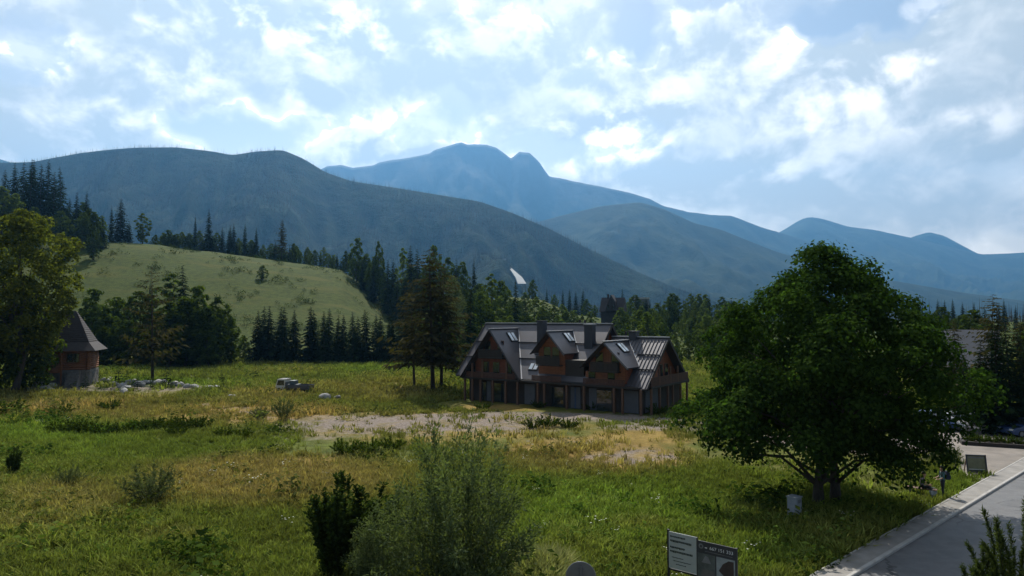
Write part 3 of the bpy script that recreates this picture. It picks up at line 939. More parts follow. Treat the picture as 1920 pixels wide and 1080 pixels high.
# bright slope behind the guest house
stand([(950, 230, 0, 535, 'pale2', 1.2), (966, 215, 0, 560, 'pale0', 1.2), (985, 235, 0, 548, 'pale1', 1.2), (1002, 225, 0, 556, 'pale2', 1.3), (1020, 235, 0, 562, 'pale0', 1.3), (1038, 225, 0, 572, 'pale1', 1.3), (1055, 230, 0, 570, 'pale2', 1.3), (1072, 225, 0, 582, 'pale0', 1.3), (1092, 230, 0, 590, 'pale1', 1.3), (1012, 205, 0, 580, 'pale2', 1.3), (985, 195, 0, 584, 'broad1', 1.2), (1046, 200, 0, 590, 'pale0', 1.3), (1110, 210, 0, 597, 'pale1', 1.3)],
      '%s bright leafy tree from the left behind the guest house roof', 'bright leafy trees behind the guest house roof')
plant('spruce0', at_depth(967, 185), z_top(532, 185), .62, None, 'slim dark spruce against the bright slope behind the roof', 'tree')
plant('broad1', at_depth(998, 300), z_top(524, 300) - float(at_depth(998, 300).z), .95, None, 'round dark tree at the foot of the white ski jump', 'tree')
stand([(1025, 380, 0, 540, 'spruce1', .7), (1055, 380, 0, 541, 'spruce2', .6), (1068, 390, 0, 541, 'spruce0', .8), (1080, 385, 0, 545, 'spruce1', .8), (1092, 390, 0, 541, 'spruce2', .8), (1167, 400, 0, 541, 'spruce0', .7), (1040, 370, 0, 552, 'broad0', 1.1), (1100, 360, 0, 560, 'broad2', 1.1), (1115, 340, 0, 572, 'broad1', 1.1)],
      '%s far tree from the left around the dark timber house', 'far trees left of the dark timber house')
# wooded ground to the right of the guest house
random.seed(4)
W = []
for i, (px, D, ty, k, w) in enumerate([(1205, 290, 572, 'spruce0', .9), (1218, 320, 560, 'spruce1', .7), (1236, 330, 566, 'spruce2', .7), (1255, 320, 558, 'spruce0', .7), (1268, 330, 562, 'spruce1', .7), (1285, 320, 560, 'spruce2', .7), (1302, 330, 563, 'spruce0', .7), (1320, 320, 566, 'spruce1', .8),
                                       (1175, 170, 606, 'broad0', 1.0), (1200, 230, 588, 'pale0', 1.1), (1222, 250, 578, 'broad1', 1.1), (1243, 240, 580, 'pale1', 1.1), (1262, 250, 576, 'broad2', 1.1), (1284, 240, 580, 'pale2', 1.0), (1304, 245, 572, 'pale0', 1.1), (1326, 230, 578, 'pale1', 1.1),
                                       (1215, 180, 604, 'broad1', 1.1), (1240, 190, 598, 'broad0', 1.1), (1268, 185, 604, 'pale2', 1.0), (1290, 150, 624, 'broad2', 1.0), (1312, 170, 606, 'broad0', 1.1), (1268, 130, 648, 'broad1', 1.2), (1140, 185, 606, 'pale0', 1.2), (1335, 160, 620, 'pale1', 1.2), (1300, 118, 690, 'pale0', 1.5), (1330, 122, 690, 'broad0', 1.5)]):
    W.append((px, D, 0, ty, k, w))
stand(W, '%s tree from the left in the woods right of the guest house', 'woods right of the guest house')
# right edge, behind the maple
stand([(1852, 74, 0, 552, 'larch1', .95), (1792, 84, 0, 600, 'larch1', .8), (1912, 70, 0, 592, 'larch1', .9)], '%s feathery olive larch from the left above the parked cars', 'olive larches at the right edge')
stand([(1866, 60, 0, 602, 'spruce0', 1.3), (1893, 61, 0, 606, 'spruce1', 1.3), (1930, 60, 0, 640, 'spruce2', 1.4), (1832, 61, 0, 640, 'spruce2', 1.35), (1800, 64, 0, 668, 'spruce0', 1.35)], '%s dark spruce from the left above the parked cars', 'dark spruces at the right edge')
stand([(1757, 280, 0, 560, 'spruce1', .8), (1770, 290, 0, 562, 'spruce2', .9), (1786, 290, 0, 560, 'spruce0', .8), (1805, 280, 0, 566, 'spruce1', .9), (1824, 280, 0, 566, 'spruce2', .8), (1872, 260, 0, 570, 'spruce0', .7), (1883, 260, 0, 560, 'spruce1', .7), (1903, 270, 0, 572, 'spruce2', .7)],
      '%s far spruce from the left on the skyline behind the grey roof', 'far spruces on the skyline at the right')
stand([(1745, 95, 0, 640, 'broad0', 1.0), (1780, 110, 0, 655, 'broad1', 1.0), (1700, 110, 0, 660, 'pale1', 1.0), (1640, 110, 0, 700, 'broad2', 1.2), (1720, 85, 0, 720, 'broad1', 1.2), (1460, 100, 0, 690, 'broad1', 1.1), (1400, 105, 0, 700, 'pale0', 1.1)], '%s leafy tree from the left behind the big maple', 'leafy trees behind the big maple')

def fill(seed, n, pxr, dr, hr, kinds, text, group, wr=(1.0, 1.35), keep=None):
    """more trees of a wood at free spots, each a thing of its own"""
    r = np.random.RandomState(seed); it = []
    while len(it) < n:
        px = r.uniform(*pxr); D = math.sqrt(r.uniform(dr[0] ** 2, dr[1] ** 2))
        if keep is not None and not keep(px, D): continue
        it.append((px, D, r.uniform(*hr), kinds[r.randint(len(kinds))], r.uniform(*wr)))
    it.sort()
    for i, (px, D, h, k, w) in enumerate(it):
        plant(k, at_depth(px, D), h, w, label=text % (ORD[i] if i < n - 1 else 'last'), cat='tree', group=group)


BR, SP, PL = ['broad0', 'broad1', 'broad2'], ['spruce0', 'spruce1', 'spruce2'], ['pale0', 'pale1', 'pale2']
fill(101, 38, (1150, 1430), (150, 250), (8, 11.5), BR + PL + PL + PL, '%s low leafy tree from the left filling the woods right of the guest house', 'low trees filling the woods right of the guest house', (1.1, 1.5))
fill(102, 34, (1150, 1500), (250, 345), (9, 14), BR + SP + PL + PL, '%s farther tree from the left filling the woods right of the guest house', 'farther trees filling the woods right of the guest house', (1.0, 1.4))
fill(103, 38, (655, 905), (205, 300), (9, 15), BR + SP + BR + PL, '%s tree from the left filling the hillside wood', 'trees filling the hillside wood', (.9, 1.3), lambda px, D: D > 300 - (px - 655) * .42 and D < 330 - (px - 655) * .28)
fill(104, 22, (762, 965), (140, 200), (7, 12), BR + PL, '%s tree from the left between the larches and the hillside wood', 'trees between the larches and the hillside wood', (1.0, 1.4), lambda px, D: px > 790 or D > 165)
fill(105, 38, (285, 645), (334, 348), (6, 11), BR + PL + SP, '%s tree from the left filling the hilltop hedge', 'trees filling the hilltop hedge', (1.0, 1.5))
fill(106, 24, (1600, 1990), (95, 190), (8, 13), BR + SP, '%s tree from the left behind the parked cars and the maple', 'trees behind the parked cars and the maple', (1.0, 1.4))
fill(107, 20, (-40, 190), (262, 330), (9, 17), SP + BR, '%s tree from the left filling the left hilltop wood', 'trees filling the left hilltop wood', (.9, 1.2))
fill(108, 16, (925, 1130), (190, 250), (6, 9), PL, '%s bright bush from the left filling the slope behind the roof', 'bright bushes filling the slope behind the roof', (1.2, 1.6))
fill(109, 14, (165, 440), (136, 156), (9, 14), BR, '%s tree from the left filling the dark grove by the cabin', 'trees filling the dark grove by the cabin', (1.1, 1.4))
fill(110, 18, (648, 765), (285, 335), (7, 13), BR + PL + SP, '%s tree from the left along the right-hand edge of the hill pasture', 'trees along the right-hand edge of the hill pasture', (1.1, 1.5), lambda px, D: D > 322 - (px - 648) * .25)
# single trees on the meadow hill
plant('broad2', at_depth(491, 262), z_top(497, 262) - float(at_depth(491, 262).z), 1.5, None, 'small lone round tree on the open meadow hill', 'tree')
plant('spruce1', at_depth(280, 215), z_top(520, 215) - float(at_depth(280, 215).z), .35, None, 'thin bare-looking spruce on the lower meadow hill', 'tree')

# ------------------------------------------------------------------ woods too far away to count
def far_wood(name, grid, n, seed, kind, hmin, hmax, tmin=.02, pxr=(-250, 2100), tint=((.6, .72, .75), (1.35, 1.4, 1.2)), clump=0, wide=(.9, 1.3)):
    X, Dd, Z, T = grid
    rng = np.random.RandomState(seed)
    i = rng.randint(0, X.shape[0] - 1, n * 5); j = rng.randint(0, X.shape[1] - 1, n * 5)
    u, v = rng.uniform(0, 1, n * 5)[:, None], rng.uniform(0, 1, n * 5)[:, None]
    P = np.stack([X, Dd, Z], -1)
    p = (P[i, j] * (1 - u) + P[i + 1, j] * u) * (1 - v) + (P[i, j + 1] * (1 - u) + P[i + 1, j + 1] * u) * v
    px = 960 + FPX * p[:, 0] / p[:, 1]
    ok = (T[i, j] > tmin) & (px > pxr[0]) & (px < pxr[1])
    ok &= T[i, j] < 1.0
    if clump: ok &= clump * (fbm(p[:, 0], p[:, 1], 77, 4, .0075) + .35 * (px - 700) / 700 + .1) > rng.uniform(-.7, .3, len(px))
    p = p[ok][:n]; m = len(p)
    h = rng.uniform(hmin, hmax, m) * (1 + .2 * fbm(p[:, 0], p[:, 1], seed, 2, .02))
    s = h / PROTO[kind][3]
    w = s * rng.uniform(*wide, m)
    t = np.clip(.5 + .6 * fbm(p[:, 0], p[:, 1], seed + 40, 4, .011) + .25 * rng.normal(size=m), 0, 1)[:, None]
    return instancer(name, p - np.array([0, 0, .8]), np.stack([w, w, s], 1), np.stack([0 * s, 0 * s, rng.uniform(0, 6.28, m)], 1), np.array(tint[0]) * (1 - t) + np.array(tint[1]) * t, SRC[kind])


def wood_on_terrain(name, n, seed, kind, pxr, dr, hmin, hmax):
    rng = np.random.RandomState(seed)
    D = np.sqrt(rng.uniform(dr[0] ** 2, dr[1] ** 2, n)); px = rng.uniform(pxr[0], pxr[1], n)
    x = (px - 960) / FPX * D; z = ter(x, D)
    s = rng.uniform(hmin, hmax, n) / PROTO[kind][3]; w = s * rng.uniform(.9, 1.4, n)
    return instancer(name, np.stack([x, D, z - .3], 1), np.stack([w, w, s], 1), np.stack([0 * s, 0 * s, rng.uniform(0, 6.28, n)], 1), np.ones((n, 3)), SRC[kind])


SRC = {}
for k, px, D, h, lab in [('far0', 1655, 420, 15, 'dark spruce at the front edge of the far right-hand wood'), ('far1', 1690, 400, 10, 'round leafy tree at the front edge of the far right-hand wood')]:
    e = plant(k, at_depth(px, D), h, 1.0, None, lab, 'tree')
    SRC[k] = e.children[1]
    for ch in e.children: ch['tint'] = (1.0, 1.0, 1.0)
far_wood('forest', HA, 52000, 1, 'far0', 16, 25, wide=(1.2, 1.8), clump=-1, tint=((.30, .40, .42), (1.0, 1.1, 1.0)))
far_wood('forest', HA, 40000, 2, 'far1', 12, 19, tint=((1.0, 1.2, 1.0), (2.8, 3.3, 2.4)), clump=1)
wood_on_terrain('woodland', 1100, 5, 'far0', (900, 2500), (380, 800), 10, 17)
wood_on_terrain('woodland', 1800, 6, 'far1', (700, 2500), (340, 780), 6, 11)

# ------------------------------------------------------------------ road, kerb, pavement, yard
asphalt = asphalt_material()
paving = simple_mat('grey concrete pavement', (.23, .215, .195), .85, .25, 1.2, bump=.4, bscale=30)
kerb_m = simple_mat('pale concrete kerb', (.36, .345, .32), .8, .2, 2.0, bump=.3)
yard_m = simple_mat('dusty yard gravel', (.20, .175, .15), .95, .3, .5, bump=.8, bscale=18)


def rd(s, off, z=0.0):
    """a point s metres along the kerb line, off metres to its left"""
    p = ROAD_P + ROAD_D * s + ROAD_N * off
    return (float(p[0]), float(p[1]), z)


def strip(name, mat, offs, s0, s1, n, zf):
    ss = np.linspace(s0, s1, n)
    V = [rd(s, o, zf(o)) for s in ss for o in offs]
    k = len(offs)
    F = [(i * k + j, i * k + j + 1, (i + 1) * k + j + 1, (i + 1) * k + j) for i in range(n - 1) for j in range(k - 1)]
    me = mesh(name, V, [tuple(reversed(f)) for f in F], mat)
    return tag(link(name, me), kind='structure')


strip('road', asphalt, [0.0, -1.5, -3, -4.5, -6.0], -32, 70, 52, lambda o: .02 + .03 * (1 - abs(o + 3) / 3))
k = MB()
s = -32.0
while s < 70:
    a, b = rd(s + .006, 0), rd(s + .994, 0)
    n2 = np.array([ROAD_N[0], ROAD_N[1], 0])
    hgt = .135
    k.prism([np.array(a) + n2 * .002, np.array(a) + n2 * .16, np.array(a) + n2 * .16 + (0, 0, hgt), np.array(a) + n2 * .03 + (0, 0, hgt), np.array(a) + n2 * .002 + (0, 0, hgt - .03)], np.array(b) - np.array(a))
    s += 1.0
tag(k.build('kerb', kerb_m), kind='structure')
strip('pavement', paving, [.16, .6, 1.05], -32, 70, 52, lambda o: .125)
e = MB()
for s in range(-32, 70, 2):
    e.prism([rd(s + .01, 1.05, 0), rd(s + .01, 1.13, 0), rd(s + .01, 1.13, .14), rd(s + .01, 1.05, .14)], np.array(rd(s + 1.99, 1.05)) - np.array(rd(s + .01, 1.05)))
tag(e.build('pavement_edging', kerb_m), kind='structure')
yp = [ground_at(*p) for p in [(1812, 893), (1786, 872), (1778, 850), (1700, 838), (1640, 832), (1660, 822), (1760, 812), (1800, 806), (1960, 806), (2060, 815)]] + [Vector(rd(36, 1.14)), Vector(rd(27, 1.14)), Vector(rd(20, 1.14))]
b = MB()
c0 = sum((Vector((p.x, p.y, 0)) for p in yp), Vector()) / len(yp)
vv = [(c0.x, c0.y, .05)]
n = len(yp)
for ring in (.35, .7, 1.0):
    for p in yp:
        vv.append((c0.x + (p.x - c0.x) * ring, c0.y + (p.y - c0.y) * ring, .05 if ring < 1 else .012))
ff = [(0, 1 + i, 1 + (i + 1) % n) for i in range(n)]
for rg in range(2):
    ff += [(1 + rg * n + i, 1 + (rg + 1) * n + i, 1 + (rg + 1) * n + (i + 1) % n, 1 + rg * n + (i + 1) % n) for i in range(n)]
me = mesh('yard', vv, ff, yard_m)
if me.polygons[0].normal.z < 0: me.flip_normals()
tag(link('yard', me), kind='structure')

# ------------------------------------------------------------------ the big timber guest house
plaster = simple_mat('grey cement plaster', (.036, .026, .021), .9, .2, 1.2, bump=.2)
white_panel = simple_mat('pale render panel', (.105, .108, .122), .8, .12, 1.5)
timber = simple_mat('red brown stained boards', (.175, .052, .021), .7, .35, 2.0, stretch=(1, 1, 5), bump=.3, bscale=8)
timber_light = simple_mat('honey coloured boards', (.235, .088, .033), .7, .25, 2.0, stretch=(1, 1, 5), bump=.3)
dark_wood = simple_mat('dark stained balcony wood', (.020, .015, .012), .7, .3, 3.0)
post_wood = simple_mat('brown timber post', (.11, .055, .030), .75, .3, 4.0, stretch=(1, 1, 4))
rail_wood = simple_mat('dark red brown railing', (.062, .024, .013), .7, .3, 3.0)
roof_metal = simple_mat('graphite sheet roofing', (.080, .076, .084), .42, .12, .8, metal=.35, bump=.05)
roof_trim = simple_mat('pale metal ridge cap', (.34, .34, .35), .45, .1, 1.0, metal=.3)
chim_m = simple_mat('dark clad chimney', (.030, .032, .042), .6, .2, 2.0)
black_metal = simple_mat('black frame metal', (.015, .015, .017), .5, .2, 5.0)


def glass_mat(name, col=(.02, .025, .03), rough=.06):
    m, n = new_mat(name)
    p = n.n('ShaderNodeBsdfPrincipled', {'Base Color': col, 'Roughness': rough, 'Specular IOR Level': .8, 'Coat Weight': .6, 'Coat Roughness': .03})
    out(n, p)
    return m


glass = glass_mat('dark window glass')
sky_sheen_glass = glass_mat('roof glass with painted sky sheen', (.55, .62, .68), .15)  # pale blue base colour stands in for the sky reflected in the panes

ANG = math.atan2(-.575, .82)
house = empty('guest_house', (-5.2, 85.0, float(ter(5, 80))), ANG, 'large timber guest house with graphite roofs, three front gables and skylights', 'house')
LEN, DEP = 22.6, 10.5
RZ, EZ, EY = 9.2, 3.0, -.8               # main ridge, eave height, eave offset
MS = (RZ - EZ) / (DEP / 2 - EY)          # slope of the main roof
RZ2, EZ2, EY2 = 7.75, 2.7, -.6
MS2 = (RZ2 - EZ2) / (DEP / 2 - EY2)


def SX(px, y=0.0):
    """distance along the front of a photograph column"""
    kk = (px - 960) / FPX
    return (kk * (85 + .82 * y) + 5.2 - .575 * y) / (.8188 + .574 * kk)


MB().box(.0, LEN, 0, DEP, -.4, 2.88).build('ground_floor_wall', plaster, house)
MB().box(-.35, LEN + .3, -1.1, -.02, 2.62, 2.84).build('balcony_floor', dark_wood, house)


def slab(mb, pts, th=.16):
    """a roof plane with thickness: polygon pushed down along its normal"""
    p = [np.array(q, float) for q in pts]
    nn = np.cross(p[1] - p[0], p[2] - p[0]); nn /= np.linalg.norm(nn)
    if nn[2] < 0: nn = -nn
    mb.prism(p, -nn * th)


def roof_pair(name, s0, s1, rz, ez, ey):
    r = MB()
    slab(r, [(s0, ey, ez), (s1, ey, ez), (s1, DEP / 2, rz), (s0, DEP / 2, rz)])
    slab(r, [(s0, DEP - ey, ez), (s1, DEP - ey, ez), (s1, DEP / 2 + .01, rz), (s0, DEP / 2 + .01, rz)])
    o = r.build(name, roof_metal, house)
    MB().bar((s0 - .05, DEP / 2, rz + .07), (s1 + .05, DEP / 2, rz + .07), .34, .12).build('ridge_cap', roof_trim, o)
    g = MB()
    g.tube([(s0, ey - .06, ez - .10), (s1, ey - .06, ez - .10)], .075, 6)
    g.build('gutter', black_metal, o)
    return o


main_roof = roof_pair('roof', -1.4, 16.7, RZ, EZ, EY)
side_roof = roof_pair('roof', 16.75, LEN + .95, RZ2, EZ2, EY2)


def seams(parent, s0, s1, rz, ez, ey, step, w=.04, h=.055):
    m = MB(); ms = (rz - ez) / (DEP / 2 - ey); nrm = np.array([0, -ms, 1]); nrm = nrm / np.linalg.norm(nrm)
    s = s0
    while s < s1:
        m.bar(np.array([s, ey, ez]) + nrm * h / 2, np.array([s, DEP / 2 - .15, rz - .15 * ms]) + nrm * h / 2, w, h, nrm); s += step
    tag(m.build('roof_seam', roof_metal, parent), kind='stuff')


seams(side_roof, 17.0, LEN + .9, RZ2, EZ2, EY2, .42, .055, .07)
for (ro, s0, s1, rz, ez, ey) in ((main_roof, -1.3, 16.6, RZ, EZ, EY), (side_roof, 20.9, LEN + .85, RZ2, EZ2, EY2)):
    ms = (rz - ez) / (DEP / 2 - ey)
    for f in (.33, .62):
        y = ey + (DEP / 2 - ey) * f
        MB().bar((s0, y, ez + (y - ey) * ms + .14), (s1, y, ez + (y - ey) * ms + .14), .10, .16).build('snow_guard', chim_m, ro)
# end walls of the main and the lower wing
for s, rz, ez, ey in ((.05, RZ, EZ, EY), (15.9, RZ, EZ, EY), (LEN - .12, RZ2, EZ2, EY2)):
    ms = (rz - ez) / (DEP / 2 - ey)
    zz = ez + (0 - ey) * ms - .2
    MB().prism([(s, .02, 2.9), (s, DEP - .02, 2.9), (s, DEP - .02, zz), (s, DEP / 2, rz - .2), (s, .02, zz)], (.12, 0, 0)).build('gable_wall', timber, house)
for s, rz, ez, ey in ((-1.42, RZ, EZ, EY), (16.72, RZ, EZ, EY), (LEN + .97, RZ2, EZ2, EY2)):
    w = MB()
    for sy in (0, 1):
        y0 = ey if sy == 0 else DEP - ey
        w.bar((s, y0, ez - .1), (s, DEP / 2, rz - .1), .05, .34)
    w.build('barge_board', dark_wood, house)


def pane_pair(parent, c, ax, ay, n, w, h, gap):
    """two roof windows side by side: c centre, ax across, ay down the slope, n outward"""
    c, ax, ay, n = (np.array(q, float) for q in (c, ax, ay, n))
    f = MB().obox(c + n * .05, ax * (w + gap), ay * (h / 2 + .10), n * .07).build('skylight', black_metal, parent)
    for sg in (-1, 1):
        MB().obox(c + n * .125 + ax * sg * (w / 2 + gap / 2), ax * w / 2 * .86, ay * h / 2, n * .012).build('pane', sky_sheen_glass, f)


def front_gable(sc, hw, za, ze, wall_hw, yf, ms, ez, ey, balcony, sky_d=None, sky_y=2.0, floor_z=2.9):
    sl = (za - ze) / hw
    yb = lambda z: (z - ez) / ms + ey
    zw = za - sl * wall_hw - .18
    b = MB().prism([(sc - wall_hw, yf, floor_z), (sc + wall_hw, yf, floor_z), (sc + wall_hw, yf, zw), (sc, yf, za - .2), (sc - wall_hw, yf, zw)], (0, yb(za) - yf - .4, 0))
    wall = b.build('front_gable_wall', timber, house)
    r = MB(); y0 = yf - .95
    for sg in (-1, 1):
        slab(r, [(sc + sg * hw, y0, ze), (sc + .005 * sg, y0, za), (sc + .005 * sg, yb(za) + .25, za), (sc + sg * hw, max(yb(ze) + .25, y0 + .3), ze)], .15)
    ro = r.build('gable_roof', roof_metal, house)
    MB().bar((sc, y0 - .03, za + .06), (sc, yb(za) + .1, za + .06), .30, .10).build('ridge_cap', roof_trim, ro)
    v = MB()
    for sg in (1,):
        v.bar((sc + sg * .1, yb(za) + .05, za + .02), (sc + sg * hw, yb(ze) + .05, ze + .05), .16, .06)
    v.build('valley_flashing', roof_trim, ro)
    w = MB()
    for sg in (-1, 1):
        w.bar((sc + sg * (hw + .05), y0 - .03, ze - .16), (sc, y0 - .03, za - .10), .06, .36, (0, 1, 0.001))
    w.build('barge_board', dark_wood, ro)
    # planks of the gable front
    pl = MB(); x = sc - wall_hw + .15
    while x < sc + wall_hw - .1:
        zt = za - .25 - abs(x - sc) * sl - .12
        if zt > floor_z + .4: pl.box(x - .085, x + .085, yf - .035, yf - .003, floor_z + .05, zt)
        x += .2
    tag(pl.build('plank', timber_light if hw < 3 else timber, wall), kind='stuff')
    if balcony:
        z, bw = balcony
        bl = MB().box(sc - bw, sc + bw, yf - .95, yf - .04, z - .12, z).build('balcony', dark_wood, house)
        ra = MB()
        ra.box(sc - bw, sc + bw, yf - .97, yf - .91, z + .88, z + .98)
        x = sc - bw
        while x < sc + bw: ra.box(x, x + .13, yf - .95, yf - .92, z + .02, z + .86); x += .155
        tag(ra.build('railing', dark_wood, bl), kind='stuff')
        for dx in (-.95, .95) if bw > 1.5 else (-.55, .55):
            fr = MB()
            x0, x1 = sc + dx - .42, sc + dx + .42
            for bx in ((x0 - .07, x0, z, z + 2.0), (x1, x1 + .07, z, z + 2.0), (x0, x1, z + 1.93, z + 2.0)): fr.box(bx[0], bx[1], yf - .075, yf - .037, bx[2], bx[3])
            wf = fr.build('window', post_wood, house)
            MB().box(x0, x1, yf - .06, yf - .037, z + .02, z + 1.93).build('pane', glass, wf)
    if sky_d is not None:
        nr = np.array([sl, 0, 1]); nr /= np.linalg.norm(nr); dn_ = np.array([1, 0, -sl]); dn_ /= np.linalg.norm(dn_)
        pane_pair(ro, (sc + sky_d, sky_y, za - sl * sky_d), (0, 1, 0), dn_, nr, .55, 1.15, .16)
    return wall


front_gable(4.0, 4.3, 8.6, 2.9, 3.55, -.30, MS, EZ, EY, (5.25, 1.75), .75, 2.3)
front_gable(11.9, 2.15, 8.4, 6.0, 1.75, -.15, MS, EZ, EY, (4.7, 1.5), .65, 2.5)
front_gable(18.9, 2.75, 7.4, 4.75, 2.2, -.20, MS2, EZ2, EY2, (4.3, 1.6), .75, 1.9)
nr = np.array([0, -MS, 1]) / math.hypot(MS, 1); dn_ = np.array([0, -1, -MS]) / math.hypot(MS, 1)
for y, s in ((.45, 9.15), (2.15, 8.95)):
    pane_pair(main_roof, (s, y, EZ + (y - EY) * MS), (1, 0, 0), dn_, nr, .50, .85, .12)
for s, y, w, zt in ((8.4, 3.3, .42, 9.5), (15.05, 3.0, .50, 9.15), (19.4, 5.3, .45, 8.35)):
    c = MB().box(s - w, s + w, y - .45, y + .45, 5.0, zt).build('chimney', chim_m, house)
    MB().box(s - w - .07, s + w + .07, y - .52, y + .52, zt, zt + .12).build('chimney_cap', roof_trim if s > 12 and s < 16 else chim_m, c)
for s in (12.2, 12.9, 18.2):
    MB().tube([(s, DEP / 2 + .5, 8.6 if s < 16 else 7.2), (s, DEP / 2 + .5, 9.7 if s < 16 else 8.4)], .13, 8).build('vent_pipe', black_metal, house)

# ground floor: doors, pale panels, posts
for a, bpx, kind in ((903, 912, 'd'), (926, 946, 'd'), (1034, 1056, 'd'), (1118, 1146, 'd'), (914, 921, 'p'), (984, 1003, 'p'), (1070, 1077, 'p'), (1080, 1088, 'p'), (1104, 1118, 'p'), (1169, 1196, 'w')):
    s0, s1 = SX(a), SX(bpx)
    if kind == 'd':
        d = MB()
        d.box(s0 - .08, s0, -.06, -.004, 0, 2.3); d.box(s1, s1 + .08, -.06, -.004, 0, 2.3); d.box(s0, s1, -.06, -.004, 2.2, 2.3)
        do = d.build('door', dark_wood, house)
        MB().box(s0 + .005, s1 - .005, -.035, -.004, .02, 2.19).build('pane', glass, do)
    else:
        o = MB().box(s0, s1, -.07, -.004, .05, 2.35).build('garage_door' if kind == 'w' else 'wall_panel', white_panel, house)
MB().box(SX(1077) + .02, SX(1080) - .02, -.09, -.005, .05, 2.3).build('drainpipe', simple_mat('blue pipe', (.05, .08, .16), .5), house)
for px in (872, 886, 901, 924, 948, 970, 1008, 1020, 1062, 1094, 1150, 1166, 1200):
    s = SX(px, -1.0)
    MB().box(s - .11, s + .11, -1.08, -.86, -.1, 2.62).build('post', post_wood, house)
for px in (886, 905, 950, 972):
    s = SX(px, -1.0)
    zt = min(8.6 - abs(s - 4) * 1.326 - .45, 5.0)
    if zt > 3.2: MB().box(s - .1, s + .1, -1.10, -.90, 2.85, zt).build('post', post_wood, house)
for s0, s1 in ((.3, 7.7), (9.8, 13.7), (16.4, 21.4)):
    ra = MB()
    ra.box(s0, s1, -1.09, -1.03, 3.42, 3.50)
    s = s0
    while s < s1 - .1: ra.box(s, s + .13, -1.08, -1.05, 2.86, 3.42); s += .17
    tag(ra.build('balcony_railing', rail_wood, house), kind='stuff')
MB().box(13.75, 16.1, -.28, 2.2, 2.9, 5.3).build('recess_shade_box', dark_wood, house)  # dark wood box stands in for the shadow over the recessed wall
MB().box(SX(1100), SX(1160), -.30, -.203, 2.9, 4.2).build('loggia_panel', timber_light, house)
for px in (890, 915, 934, 958):
    s = SX(px)
    wf = MB().box(s - .5, s + .5, -.40, -.303, 2.95, 4.75).build('window', post_wood, house)
    MB().box(s - .42, s + .42, -.415, -.402, 3.02, 4.68).build('pane', glass, wf)
for px in (1112, 1148):
    s = SX(px)
    wf = MB().box(s - .45, s + .45, -.345, -.303, 2.95, 4.2).build('window', post_wood, house)
    MB().box(s - .38, s + .38, -.36, -.347, 3.02, 4.12).build('pane', glass, wf)
# right end: balcony, posts, pale panel, windows
x = LEN
MB().box(x + .02, x + 1.15, .1, DEP - .1, 2.62, 2.82).build('balcony_floor', dark_wood, house)
ra = MB(); ra.box(x + 1.08, x + 1.14, .1, DEP - .1, 3.68, 3.78)
y = .1
while y < DEP - .2: ra.box(x + 1.09, x + 1.12, y, y + .14, 2.84, 3.68); y += .17
tag(ra.build('balcony_railing', rail_wood, house), kind='stuff')
for y in (.25, 2.4, 4.6, 6.0, 8.2, 10.2):
    MB().box(x + .95, x + 1.15, y - .1, y + .1, -.2, 2.62).build('post', post_wood, house)
for y in (2.3, 5.3, 7.4):
    MB().box(x + .98, x + 1.14, y - .09, y + .09, 2.84, 4.6).build('post', post_wood, house)
MB().box(x + .005, x + .06, 1.9, 4.2, 3.0, 4.75).build('wall_panel', timber_light, house)
for y0, y1 in ((4.8, 5.7), (6.2, 7.1)):
    wf = MB().box(x + .005, x + .07, y0, y1, 2.95, 4.9).build('window', post_wood, house)
    MB().box(x + .072, x + .085, y0 + .08, y1 - .08, 3.02, 4.8).build('pane', glass, wf)
MB().box(x + .005, x + .08, 1.0, 4.2, .05, 2.3).build('wall_panel', white_panel, house)
MB().box(x + .085, x + .11, 4.8, 6.0, .05, 2.2).build('door', dark_wood, house)

# ------------------------------------------------------------------ log cabin at the left edge
log_m = simple_mat('amber log wall', (.19, .080, .036), .75, .3, 1.5, stretch=(.3, .3, 5), bump=.3)
stone_m = simple_mat('grey fieldstone', (.16, .15, .145), .9, .35, 2.2, bump=.8, bscale=6)
shingle_m = simple_mat('dark wooden shingles', (.036, .030, .030), .85, .35, 3.0, stretch=(1, 1, 3), bump=.5)
pale_stone = simple_mat('pale limestone', (.27, .265, .25), .85, .25, 2.5, bump=.6, bscale=8)

cp = at_depth(133, 103)
cabin = empty('log_cabin', (cp.x, cp.y, cp.z), R(18), 'log cabin with steep dark shingled roof on a stone base beside the ash tree', 'cabin')
cabin.scale = (1.0, .9, 1.0)
MB().box(-3.2, 3.2, -3.0, 3.0, -.5, 2.3).build('stone_base', stone_m, cabin)
rs = MB(); r5 = random.Random(5)
for row_ in range(6):
    x = -3.2 + (row_ % 2) * .25
    while x < 3.0:
        w = r5.uniform(.45, .8)
        rs.box(x + .02, min(x + w, 3.2) - .02, -3.0 - r5.uniform(.04, .10), -2.99, row_ * .38 + .02, row_ * .38 + .36)
        rs.box(3.19, 3.2 + r5.uniform(.04, .1), max(-x - w, -3.0) + .02, min(-x, 3.0) - .02, row_ * .38 + .02, row_ * .38 + .36)
        x += w
tag(rs.build('stone', stone_m, cabin), kind='stuff')
MB().box(-2.95, 2.95, -2.75, 2.75, 2.32, 5.4).build('wall_core', log_m, cabin)
for i in range(10):
    z = 2.45 + i * .31
    lg = MB()
    lg.tube([(-3.35, -2.85, z), (3.35, -2.85, z)], .155, 8).tube([(3.05, -3.2, z + .10), (3.05, 3.2, z + .10)], .155, 8)
    lg.build('log', log_m, cabin, True)
roof = MB()
A = [(-4.2, -4.1, 5.1), (4.2, -4.1, 5.1), (4.2, 4.1, 5.1), (-4.2, 4.1, 5.1)]
B = [(-4.1, -2.7, 6.4), (3.0, -2.7, 6.4), (3.0, 2.7, 6.4), (-4.1, 2.7, 6.4)]
T = [(-4.0, 0, 10.9), (.7, 0, 10.9)]
